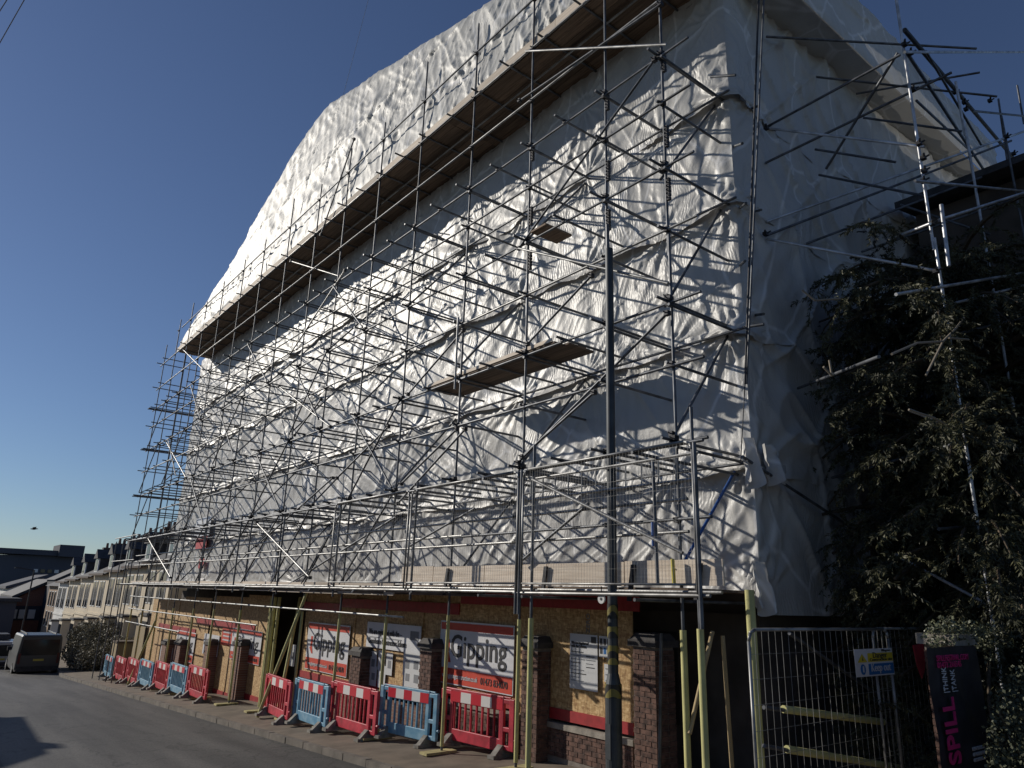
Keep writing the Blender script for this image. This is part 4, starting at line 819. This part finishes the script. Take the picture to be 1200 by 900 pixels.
# brick gate pier with banner
gp_ = bricks_wall('gate_pier', 'low brick gate pier draped with ivy behind the dark festival banner', 'pier', 9.45, 10.0, 3.68, 4.0, gz(8.7, 3.7), -.38, cap='stone', capz=.12, side=False)
bn = thing('banner', 'dark festival banner with pink vertical lettering on the ivy covered pier', 'banner', (9.2, 3.6, gz(9, 3.6)))
A_, B_ = PY(1089, 760, 3.6), PY(1143, 762, 3.6); xa, xb, zt = A_.x-.14, B_.x-.04, B_.z+.05; zb_ = -2.05
U, V = np.meshgrid(np.linspace(0, 1, 40), np.linspace(0, 1, 60), indexing='ij')
Pn = np.stack([xa+(xb-xa)*U, 3.6-.05*fbm(U*3, V*3, 3)-.03*np.abs(np.sin(U*5+V*4)), zb_+(zt-zb_)*V], -1); grid_obj('cloth', Pn, M['banner'], bn)
Wb = xb-xa; 
text('web_address', 'SPILLFESTIVAL.COM', 'pink', bn, PY(1098, 775, 3.54), (1, 0, 0), (0, 0, 1), .085, Wb*.62, .004); text('phone_number', '01473 216545', 'pink', bn, PY(1099, 783, 3.54), (1, 0, 0), (0, 0, 1), .085, Wb*.46, .004)
pTa = PY(1106, 812, 3.54); pTb = PY(1103, 782, 3.54); pSa = PY(1127, 894, 3.54); pSb = PY(1119, 816, 3.54)
text('lettering', '|THINK', 'white_ink', bn, (pTa.x+.12, 3.54, pTa.z), (0, 0, 1), (-1, 0, 0), .15, pTb.z-pTa.z, .006); text('lettering', '|TANK', 'white_ink', bn, (pTa.x+.33, 3.54, pTa.z), (0, 0, 1), (-1, 0, 0), .15, (pTb.z-pTa.z)*.88, .0)
text('festival_name', 'SPILL', 'pink', bn, (pSa.x, 3.54, pSa.z), (0, 0, 1), (-1, 0, 0), .40, pSb.z-pSa.z, .022)
for k, s_ in enumerate(('NEW SEASON', 'OF WEEKENDS', 'ON SALE NOW')): text('lettering', s_, 'white_ink', bn, (PY(1140, 880, 3.54).x, 3.54, PY(1140, 880, 3.54).z-.055*k), (1, 0, 0), (0, 0, 1), .05, Wb*.24, .003)
bn2 = thing('red_flag', 'dark red cloth scrap hanging behind the banner top', 'cloth', tuple(PY(1078, 772, 4.8))); c = PY(1078, 772, 4.8)
MB().poly([c+Vector((-.16, 0, .18)), c+Vector((.18, 0, .2)), c+Vector((.15, 0, -.12)), c+Vector((0, 0, -.26)), c+Vector((-.1, 0, -.1))], (0, .01, 0)).build('cloth', M['redcloth'], bn2)
# ---------------------------------------------------------------- foliage
def leaves(name, C, N_, size, m, parent, asp=.45, droop=0., nrm=None):
    """many small folded leaf blades; C: centres (n,3), N_: leaf axis (n,3)"""
    n = len(C); a = N_/np.linalg.norm(N_, axis=1, keepdims=True); r = rng.normal(size=(n, 3)); b = np.cross(a, r); b /= np.linalg.norm(b, axis=1, keepdims=True)
    s = size*(.6+.8*rng.random((n, 1))); V = np.stack([C-a*s*.5, C+b*s*asp*.5, C+a*s*.5, C-b*s*asp*.5], 1).reshape(-1, 3)
    me = bpy.data.meshes.new(name); V = V-np.array(base(parent)); me.vertices.add(len(V)); me.vertices.foreach_set('co', V.astype(np.float32).ravel())
    me.loops.add(4*n); me.loops.foreach_set('vertex_index', np.arange(4*n, dtype=np.int32)); me.polygons.add(n); me.polygons.foreach_set('loop_start', np.arange(n, dtype=np.int32)*4); me.update(calc_edges=True); me.validate()
    return obj(name, me, m, parent)
yw = thing('yew_tree', 'dark ragged yew tree growing in front of the sheeted end wall', 'tree', (14.2, 4.6, gz(10, 4.6)))
tk = MB(); g0 = gz(10, 4.6); tb = Vector((14.2, 4.7, g0)); pts = [tb, tb+Vector((.15, .1, 1.6)), tb+Vector((-.1, 0, 3.6)), tb+Vector((.2, .1, 6.2)), tb+Vector((.1, 0, 9))]
for k, (p, q) in enumerate(zip(pts[:-1], pts[1:])): tk.bar(p, q, .34-.075*k, 12, .34-.075*(k+1))
tk.build('trunk', M['bark'], yw)
lim = MB(); C = []; A = []; dead = MB()
def in_tree(p):
    return True
fr = []
for k in range(300):
    h = random.uniform(.0, 1.)**.9; z = g0+1.5+h*7.7; ang = random.uniform(0, 2*math.pi); 
    reach = (4.9 if z < 5 else 4.9-(z-5)*.75)*random.uniform(.55, 1.05)
    if z < 0.5: reach *= .9
    d = Vector((math.cos(ang), .42*math.sin(ang)-.10, 0)); 
    p0 = Vector((14.2, 4.7, z-.6)); p = p0.copy(); v = Vector((d.x, d.y, random.uniform(.1, .5))); prev = p.copy(); nseg = 8
    for s in range(nseg):
        v.z -= .11; v.x += jit(.10); v.y += jit(.08); q = p+v.normalized()*(reach/nseg)
        if q.x > 10.0+.75*max(0, q.y-4): lim.bar(p, q, .05*(1-s/nseg)+.008, 5, .05*(1-(s+1)/nseg)+.008)
        if s >= 1:
            for j in range(4): fr.append((p.lerp(q, random.random()), (q-p).normalized(), s/nseg))
        p = q
lim.build('limb', M['bark'], yw)['kind'] = 'stuff'
for (p, d, t_) in fr:
    if random.random() < .12: continue
    L_ = random.uniform(.35, .95); dd = Vector((d.x*.5+random.gauss(0, .5), d.y*.5+random.gauss(0, .4), random.gauss(-.15, .3))).normalized(); pts = [p]
    q = p.copy()
    for s in range(5): dd = (dd+Vector((0, 0, -.16))).normalized(); q = q+dd*L_/5; pts.append(q)
    n = int(95*L_)+14
    for j in range(n):
        t = random.random()*4.999; i = int(t); c = pts[i].lerp(pts[i+1], t-i); sd = Vector((random.gauss(0, 1), random.gauss(0, 1), random.gauss(-.25, .6))).normalized()
        ax = (dd*.8+sd*.8).normalized(); sp = .085*(1.1-t/6); C.append(c+sd*sp*random.random()); A.append(ax)
C = np.array([tuple(c) for c in C]); A = np.array([tuple(a) for a in A]); k_ = (C[:, 1] < 6.15) & (C[:, 0] > 9.35+.75*np.clip(C[:, 1]-4, -.3, 3)+1.6*np.abs(fbm(C[:, 2]*.9, C[:, 1]*.7, 8, 2)))
leaves('crown', C[k_], A[k_], .078, M['leaf'], yw, .25)
print('yew leaves', k_.sum())
for pts in (((1105, 400, 3.4), (1075, 402, 3.2), (1045, 415, 3.1)), ((1105, 400, 3.4), (1120, 385, 3.4), (1130, 372, 3.3)), ((1112, 396, 3.4), (1135, 398, 3.4)), ((1105, 400, 3.4), (1085, 440, 3.5)), ((1065, 480, 3.6), (1095, 490, 3.5), (1112, 500, 3.6)), ((965, 430, 4.), (975, 440, 4.), (972, 422, 4.)), ((940, 340, 4.6), (955, 352, 4.5), (985, 350, 4.5))):
    dead.path([PY(*p) for p in pts], .014, 5)
dead.build('bare_twig', M['twig'], yw)['kind'] = 'stuff'
def clump(name, label, cat, m, boxes, dens, size, loc, stems=True, group=None):
    t = thing(name, label, cat, loc, 0, group); C = []
    for (c, r) in boxes:
        n = int(dens*r[0]*r[1]*r[2]*8); v = rng.normal(size=(n, 3)); v /= np.linalg.norm(v, axis=1, keepdims=True); v *= (rng.random((n, 1))**.28)
        v *= 1+.35*(vnoise(v[:, :1]*3+c[0], v[:, 1:2]*3+c[1]+v[:, 2:]*2, 3)-.5)
        C.append(np.array(c)+v*np.array(r))
    C = np.concatenate(C); leaves('foliage', C, rng.normal(size=C.shape)+np.array([0, 0, .3]), size, m, t, .7)
    if stems:
        s = MB()
        for (c, r) in boxes:
            for k in range(6): s.bar((c[0]+jit(.1), c[1]+jit(.1), c[2]-r[2]), (c[0]+jit(r[0]*.6), c[1]+jit(r[1]*.6), c[2]+r[2]*.5), .012, 5)
        s.build('stem', M['bark'], t)['kind'] = 'stuff'
    return t
hc = PY(1190, 850, 3.0)
clump('hedge', 'small leaved evergreen hedge at the right edge beside the banner', 'hedge', M['hedge'], [((9.35, 3.0, -1.35), (.85, .35, .75)), ((10.1, 3.05, -1.3), (.8, .4, .85)), ((8.95, 2.95, -1.75), (.5, .35, .6)), ((11, 3.1, -1.2), (.9, .4, .9))], 2600, .035, (9.6, 3, gz(9, 3)))
iv = [(PY(px, py, 3.85), r) for px, py, r in ((1085, 745, .16), (1095, 738, .2), (1110, 742, .2), (1125, 739, .18), (1140, 745, .2), (1155, 740, .18), (1148, 757, .14), (1088, 755, .12), (1118, 756, .12), (1165, 748, .15), (1150, 772, .1))]
clump('ivy', 'ivy trailing over the stone cap of the gate pier above the banner', 'ivy', M['ivy'], [((c.x, c.y-.12, c.z), (r*1.1, r, r*.8)) for c, r in iv], 5200, .04, tuple(PY(1115, 750, 3.85)), False)
clump('ground_ivy', 'ivy and weeds growing through the foot of the mesh gate', 'ivy', M['ivy'], [(tuple(PY(px, py, 5.15)), (.25, .15, .2)) for px, py in ((1070, 880), (1080, 860), (1060, 890), (1090, 895))], 3000, .035, tuple(PY(1070, 890, 5.15)), False)
# ---------------------------------------------------------------- far street: bush, vans, houses
clump('street_bush', 'pale leaved bush on the pavement beside the parked dark van', 'bush', M['bushleaf'], [((9.0+.0, 53.5, -3.0), (.9, 1.0, .8)), ((10.4, 51.5, -3.0), (.9, .9, .6)), ((8.6, 48.8, -4.1), (.6, .8, .6)), ((9.5, 52.5, -3.9), (1.5, 2.2, 1.2)), ((10.2, 49., -3.9), (1.3, 2., 1.1)), ((9.0, 50.5, -4.1), (1.1, 1.6, .9)), ((9.9, 55, -3.5), (1.6, 1.6, 1.3))], 420, .10, (9.6, 51, gz(9.6, 51)))
ba = thing('post_board', 'brown boarded bin store at the far end of the barriers', 'box', (9.3, 44.5, gz(9.3, 44.5)))
boxo('panel', (9.0, 44., gz(9.3, 44)-.05), (9.9, 45., gz(9.3, 44)+1.5), 'timber', ba); boxo('lid', (8.95, 43.95, gz(9.3, 44)+1.5), (9.95, 45.05, gz(9.3, 44)+1.58), 'board', ba)
def van(name, label, x, y, w_, L_, h_, m, roofbox=False):
    z = gz(x, y); t = thing(name, label, 'van', (x, y, z)); secs = [(-L_/2, .30, h_*.96, .97), (-L_/2+.06, .25, h_*.99, .99), (-L_/2+.6, .22, h_, 1.), (L_/2-1.6, .22, h_*.98, 1.), (L_/2-.95, .22, h_*.60, .98), (L_/2-.15, .25, h_*.48, .92), (L_/2, .35, h_*.40, .84)]
    V = []; F = []
    for (yy, zb_, zt, wf) in secs:
        hw = w_/2*wf; zm = min(zt-.1, h_*.5); pr = [(-hw*.95, zb_), (-hw, zb_+.15), (-hw, zm), (-hw*(.98 if zt < h_*.7 else .92), zt-.10), (-hw*.86, zt), (hw*.86, zt), (hw*(.98 if zt < h_*.7 else .92), zt-.10), (hw, zm), (hw, zb_+.15), (hw*.95, zb_)]
        V += [(px, yy, pz) for px, pz in pr]
    n = 10
    for s in range(len(secs)-1):
        for k in range(n): k2 = (k+1) % n; F.append([s*n+k, s*n+k2, (s+1)*n+k2, (s+1)*n+k])
    F.append(list(range(n))[::-1]); F.append([(len(secs)-1)*n+k for k in range(n)])
    bo = obj('body', pyd('body', V, F, False), M[m], t); bv = bo.modifiers.new('b', 'BEVEL'); bv.width = .03; bv.segments = 2; bv.limit_method = 'ANGLE'; bv.angle_limit = R(20)
    yb = -L_/2-.008; rw = MB().poly([(-w_*.43, yb-.004, h_*.50), (w_*.43, yb-.004, h_*.50), (w_*.41, yb-.004, h_*.88), (-w_*.41, yb-.004, h_*.88)], (0, .03, 0)).build('rear_window', M['glass'], t, world=False)
    MB().box((-.26, yb-.01, h_*.36), (.26, yb+.01, h_*.36+.11)).build('number_plate', M['plate'], t, world=False); MB().box((-w_*.47, yb-.07, .26), (w_*.47, yb+.05, .52)).build('bumper', M['steel_d'], t, world=False)
    for s in (-1, 1):
        MB().box((s*w_*.43-.06, yb-.012, h_*.30), (s*w_*.43+.06, yb+.05, h_*.55)).build('tail_light', M['tail'], t, world=False)
        MB().box((s*w_*.53-.09, L_/2-1.5, h_*.52), (s*w_*.53+.09, L_/2-1.38, h_*.62)).build('mirror', M['steel_d'], t, world=False)
        MB().poly([(s*(w_/2+.004), L_/2-2.2, h_*.55), (s*(w_/2+.004), L_/2-1.15, h_*.55), (s*w_/2*.92, L_/2-1.6, h_*.85), (s*w_/2*.92, L_/2-2.2, h_*.85)], (-s*.02, 0, 0)).build('side_window', M['glass'], t, world=False)
        for yy in (-L_/2+.9, L_/2-.9):
            tb = MB().bar((s*(w_/2-.2), yy, .32), (s*(w_/2+.01), yy, .32), .33, 20).build('wheel', M['tyre'], t, world=False); MB().bar((s*(w_/2), yy, .32), (s*(w_/2+.02), yy, .32), .2, 14).build('rim', M['alloy'], tb, world=False)
    if roofbox: o = MB().box((-.5, -1.2, h_+.04), (.5, .8, h_+.38), .1).build('roof_box', M['steel_d'], t, world=False)
    else: MB().box((-.75, -1.9, h_+.0), (-.7, 1.2, h_+.06)).box((.7, -1.9, h_+.0), (.75, 1.2, h_+.06)).build('roof_rail', M['steel_b'], t, world=False)
    return t
van('parked_van', 'dark grey van parked at the kerb beside the bush, seen from behind', 6.5, 53.5, 2.2, 5., 2.2, 'van')
van('parked_van', 'pale silver van with roof box at the left edge beyond the dark van', 5.35, 61., 1.95, 4.8, 1.75, 'vanw', True)
def win(parent, x, y0, y1, z0, z1):
    f = MB().box((x-.04, y0-.08, z0-.08), (x+.02, y1+.08, z1+.08)).build('window', M['frame'], parent); o = MB().box((x-.055, y0, z0), (x-.038, y1, z1)).build('pane', M['glass'], f, loc=-base(f)); return f
hnames = ['nearest cream terraced house, partly behind the scaffold end', 'second cream terraced house from the scaffold with slate roof and dormer', 'third terraced house, middle of the cream row with dormer', 'fourth terraced house of the cream row with dormer', 'fifth terraced house of the cream row, next to the white one', 'last and palest terraced house before the buff brick block']
for i in range(7):
    y0 = 43.6+i*5.6; y1 = y0+5.58; xf = 11.; g0 = gz(xf, y0)-.2; ze = 1.42-.036*(y0-43.6); mm = 'cream' if i not in (6,) else 'cream2'
    lb = hnames[i-1] if i > 0 else 'cream terraced house directly behind the scaffold far end'
    h = thing('terraced_house', lb, 'house', (xf+4, (y0+y1)/2, g0), 0, 'terraced houses down the street')
    MB().box((xf, y0+.01, g0-.6), (xf+8, y1-.01, ze)).build('wall', M[mm], h)
    rf = MB(); rf.poly([(xf-.3, y0, ze-.05), (xf+4, y0, ze+2.3), (xf+8.3, y0, ze-.05)], (0, 5.58, 0)).build('roof', M['slate'], h)
    MB().box((xf-.38, y0, ze-.14), (xf-.28, y1, ze)).build('gutter', M['chim'], h)
    MB().box((xf-.06, y0, ze-2.95), (xf+.0, y1, ze-2.8)).build('string_course', M[mm], h)
    for a in (.7, 1.7, 3.2, 4.2): win(h, xf, y0+a, y0+a+.6, ze-2.3, ze-.6)
    bw = MB(); bw.poly([(xf, y0+.5, g0+.5), (xf-.6, y0+.9, g0+.5), (xf-.6, y0+2.4, g0+.5), (xf, y0+2.8, g0+.5)], (0, 0, 2.5)); bw = bw.build('bay_window', M[mm], h)
    MB().box((xf-.63, y0+1., g0+1.2), (xf-.61, y0+2.3, g0+2.7)).build('pane', M['glass'], bw, loc=-base(bw)); MB().poly([(xf, y0+.4, g0+3.0), (xf-.7, y0+.8, g0+3.0), (xf-.7, y0+2.5, g0+3.0), (xf, y0+2.9, g0+3.0)], (0, 0, .12)).build('bay_roof', M['slate'], bw, loc=-base(bw))
    dr = MB().box((xf-.03, y0+3.9, g0+.2), (xf+.01, y0+4.8, g0+2.4)).build('door', M['steel_d'], h); MB().box((xf-.1, y0+3.7, g0+2.4), (xf+.0, y0+5., g0+3.)).build('door_surround', M[mm], h)
    dm = MB(); yc = y0+2.7; dm.box((xf+.5, yc-.65, ze+.35), (xf+2.6, yc+.65, ze+1.5)); dm = dm.build('dormer', M['frame'], h); MB().poly([(xf+.35, yc-.85, ze+1.45), (xf+.35, yc+.85, ze+1.45), (xf+.35, yc, ze+2.2)], (2.9, 0, 0)).build('dormer_roof', M['slate'], dm, loc=-base(dm)); MB().box((xf+.48, yc-.4, ze+.5), (xf+.51, yc+.4, ze+1.4)).build('pane', M['glass'], dm, loc=-base(dm))
    MB().box((xf+.6, yc-.67, ze+.3), (xf+2.5, yc-.651, ze+1.5)).build('dormer_cheek', M['slate'], dm, loc=-base(dm))
    ch = MB().box((xf+3.2, y1-.6, ze+1.2), (xf+4.9, y1, ze+3.3)).box((xf+3.1, y1-.68, ze+3.2), (xf+5., y1+.06, ze+3.35)).build('chimney', M['chim'], h); pt = MB()
    for k in range(4): pt.bar((xf+3.45+.4*k, y1-.3, ze+3.3), (xf+3.45+.4*k, y1-.3, ze+3.8), .13, 8, .1)
    pt.build('chimney_pot', M['pot'], ch, loc=-base(ch))
hb = thing('buff_block', 'buff brick house block with tall windows beyond the cream terrace', 'house', (15, 89, gz(12, 89)))
g0 = gz(12, 90); ze = -.25
for y0, y1 in ((83.2, 88.6), (89.6, 96.)):
    MB().box((11.9, y0, g0-.5), (19, y1, ze)).build('wall', M['buff'], hb); n = 3
    for k in range(3):
        ya = y0+.6+k*(y1-y0-1.)/3
        for z0 in (ze-2.0, ze-4.): win(hb, 11.9, ya, ya+.8, z0, z0+1.4)
MB().box((12.3, 88.6, g0-.5), (19, 89.6, ze)).build('recess', M['interior'], hb); MB().poly([(11.5, 83, ze), (15.5, 83, ze+2.), (19.4, 83, ze)], (0, 13.2, 0)).build('roof', M['slate'], hb)
# rooftop dark end gable before it
dg = thing('dark_gable_house', 'taller dark slate gable rising behind the buff block', 'house', (16, 99, gz(12, 99)))
a = PX(72, 662, 14); MB().box((12.5, 97, -8), (20, 104, .4)).build('wall', M['darkwall'], dg); MB().poly([(12.3, 96.8, .4), (16.2, 96.8, 2.6), (20.2, 96.8, .4)], (0, 7.4, 0)).build('roof', M['slate'], dg)
# brick house with monopitch roof, white boxes, far block
def far_box(name, label, cat, p_tl, p_tr, yb, depth, m, roofm=None, zbot=-8, slope=0.):
    a = PY(*p_tl, yb); b = PY(*p_tr, yb); t = thing(name, label, cat, ((a.x+b.x)/2, yb, zbot))
    MB().poly([(a.x, yb, zbot), (b.x, yb, zbot), (b.x, yb, b.z), (a.x, yb, a.z)][::-1], (0, depth, 0)).build('wall', M[m], t)
    if roofm: MB().poly([(a.x-.4, yb-.4, a.z), (b.x+.4, yb-.4, b.z), (b.x+.4, yb-.4, b.z+.35), (a.x-.4, yb-.4, a.z+.35)][::-1], (0, depth+.8, 0)).build('roof', M[roofm], t)
    return t, a, b
t, a, b = far_box('brick_house', 'red brick house with dark upper storey and shallow grey roof down the street', 'house', (18, 702), (56, 682), 104, 14, 'redb', 'slate')
MB().box((a.x-.1, 103.9, -4.2), (b.x+.1, 104.5, -2.6)).build('upper_storey', M['darkwall'], t)
for k in range(3): x_ = b.x-1.+-k*.9; MB().box((x_-.35, 103.8, -4.), (x_+.35, 103.92, -3.)).build('window', M['frame'], t)
t, a, b = far_box('white_house', 'white boxy house behind the red brick house', 'house', (10, 690), (52, 676), 125, 14, 'cream2', 'farblock')
for k in range(4): x_ = a.x+.6+k*1.2; MB().box((x_, 124.9, a.z-2.), (x_+.6, 125.05, a.z-.8)).build('window', M['glass'], t)
far_box('shadowed_house', 'dark shadowed house at the left edge beyond the vans', 'house', (-60, 704), (20, 705), 98, 12, 'farblock', 'slate')
t, a, b = far_box('long_block', 'long dark flat roofed block on the skyline at the left edge', 'building', (-80, 648), (97, 652), 190, 30, 'farblock', None, -12)
for k in range(16): x_ = a.x+18+k*1.3; MB().box((x_, 189.8, a.z-3.), (x_+.8, 190.1, a.z-2.3)).build('window', M['glass' if k % 3 else 'frame'], t)
MB().box((b.x-5, 188, b.z-.3), (b.x-.2, 198, b.z+2.2)).box((b.x-16, 189, b.z-.2), (b.x-5, 198, b.z+.9)).build('rooftop_plant', M['farblock'], t)
ls = thing('street_lamp', 'slim dark street lamp standing down the street left of the buff block', 'street lamp', tuple(PY(22, 755, 90))); a = PY(24, 745, 90); b = PY(37, 668, 90); MB().bar((a.x, 90, a.z-1), (a.x, 90, b.z), .07, 8).bar((a.x, 90, b.z), (a.x-1.2, 90, b.z+.15), .05, 8).build('column', M['steel_d'], ls); MB().box((a.x-1.7, 89.9, b.z+.1), (a.x-1.1, 90.1, b.z+.22)).build('lamp_head', M['steel_d'], ls)
# opposite side of the street: the houses that shade the road
for i, (y0, y1, h_) in enumerate(((5, 13.5, 7.), (20.5, 26.2, 8.8), (30.6, 39.0, 8.7), (46, 54, 7.4))):
    g0 = gz(-4, y0); xs_ = -9.; h = thing('opposite_house', ['brick house opposite the wrapped building, nearest', 'second brick house opposite', 'third brick house opposite', 'fourth brick house opposite, far down'][i], 'house', (xs_, (y0+y1)/2, g0), 0, 'houses on the opposite side of the street')
    MB().box((-14, y0, g0-.4), (-4.2, y1, g0+h_-1.8)).build('wall', M['redb'], h); MB().poly([(-3.9, y0-.2, g0+h_-1.85), (-9.1, y0-.2, g0+h_+.6), (-14.3, y0-.2, g0+h_-1.85)][::-1], (0, y1-y0+.4, 0)).build('roof', M['slate'], h)
    ch = MB().box((-8.3, y1-1.2, g0+h_-.5), (-7.3, y1-.4, g0+h_+1.6)).build('chimney', M['chim'], h)
# ---------------------------------------------------------------- red cloth on sheeting, sky things
rc = thing('red_printed_sheet', 'faded red and white printed sheet hanging on the far sheeting', 'sheet', tuple(PX(236, 640, 9.85)))
for (p, q, m_) in (((231, 630), (241, 643), 'redcloth'), ((234, 655), (238, 666), 'redcloth'), ((231, 608), (245, 627), 'wht')):
    a = PX(*p, 9.85); b = PX(*q, 9.85); boxo('cloth', (9.84, b.y, b.z), (9.86, a.y, a.z), m_, rc)
bc = PT(40, 620, 60); bird = thing('bird', 'small dark bird flying above the far rooftops', 'bird', tuple(bc))
mb = MB(); mb.bar(bc+Vector((-.22, 0, 0)), bc+Vector((0, 0, .01)), .02, 8, .065); mb.bar(bc+Vector((0, 0, .01)), bc+Vector((.16, 0, .03)), .065, 8, .03); mb.bar(bc+Vector((.16, 0, .03)), bc+Vector((.24, 0, .03)), .035, 8, .008); mb.build('body', M['bird'], bird, smooth=True)
for s in (-1, 1): MB().poly([bc+Vector((.08, 0, .03)), bc+Vector((.10, s*.22, .14)), bc+Vector((-.02, s*.46, .10)), bc+Vector((-.10, s*.2, .10)), bc+Vector((-.08, 0, .03))], (0, 0, .012)).build('wing', M['bird'], bird)
wr = thing('overhead_wires', 'two thin overhead wires crossing the sky at the upper left corner', 'wire', tuple(PT(0, 60, 20)))
for p, q in (((-40, 120), (50, -38)), ((-40, 75), (40, -50))): tube('wire', PT(*p, 20), PT(*q, 18), 'rope', wr, .009)
rp = thing('hoist_rope', 'thin pale rope rising from the roof sheeting into the sky', 'rope', tuple(PX(398, 120, 9.))); tube('rope', PX(398, 128, 9.), PX(442, -40, 9.4), 'rope', rp, .006)
tube('rope', PX(398, 128, 9.), PX(392, 190, 8.2), 'rope', rp, .006)
print('objects', len(bpy.data.objects))
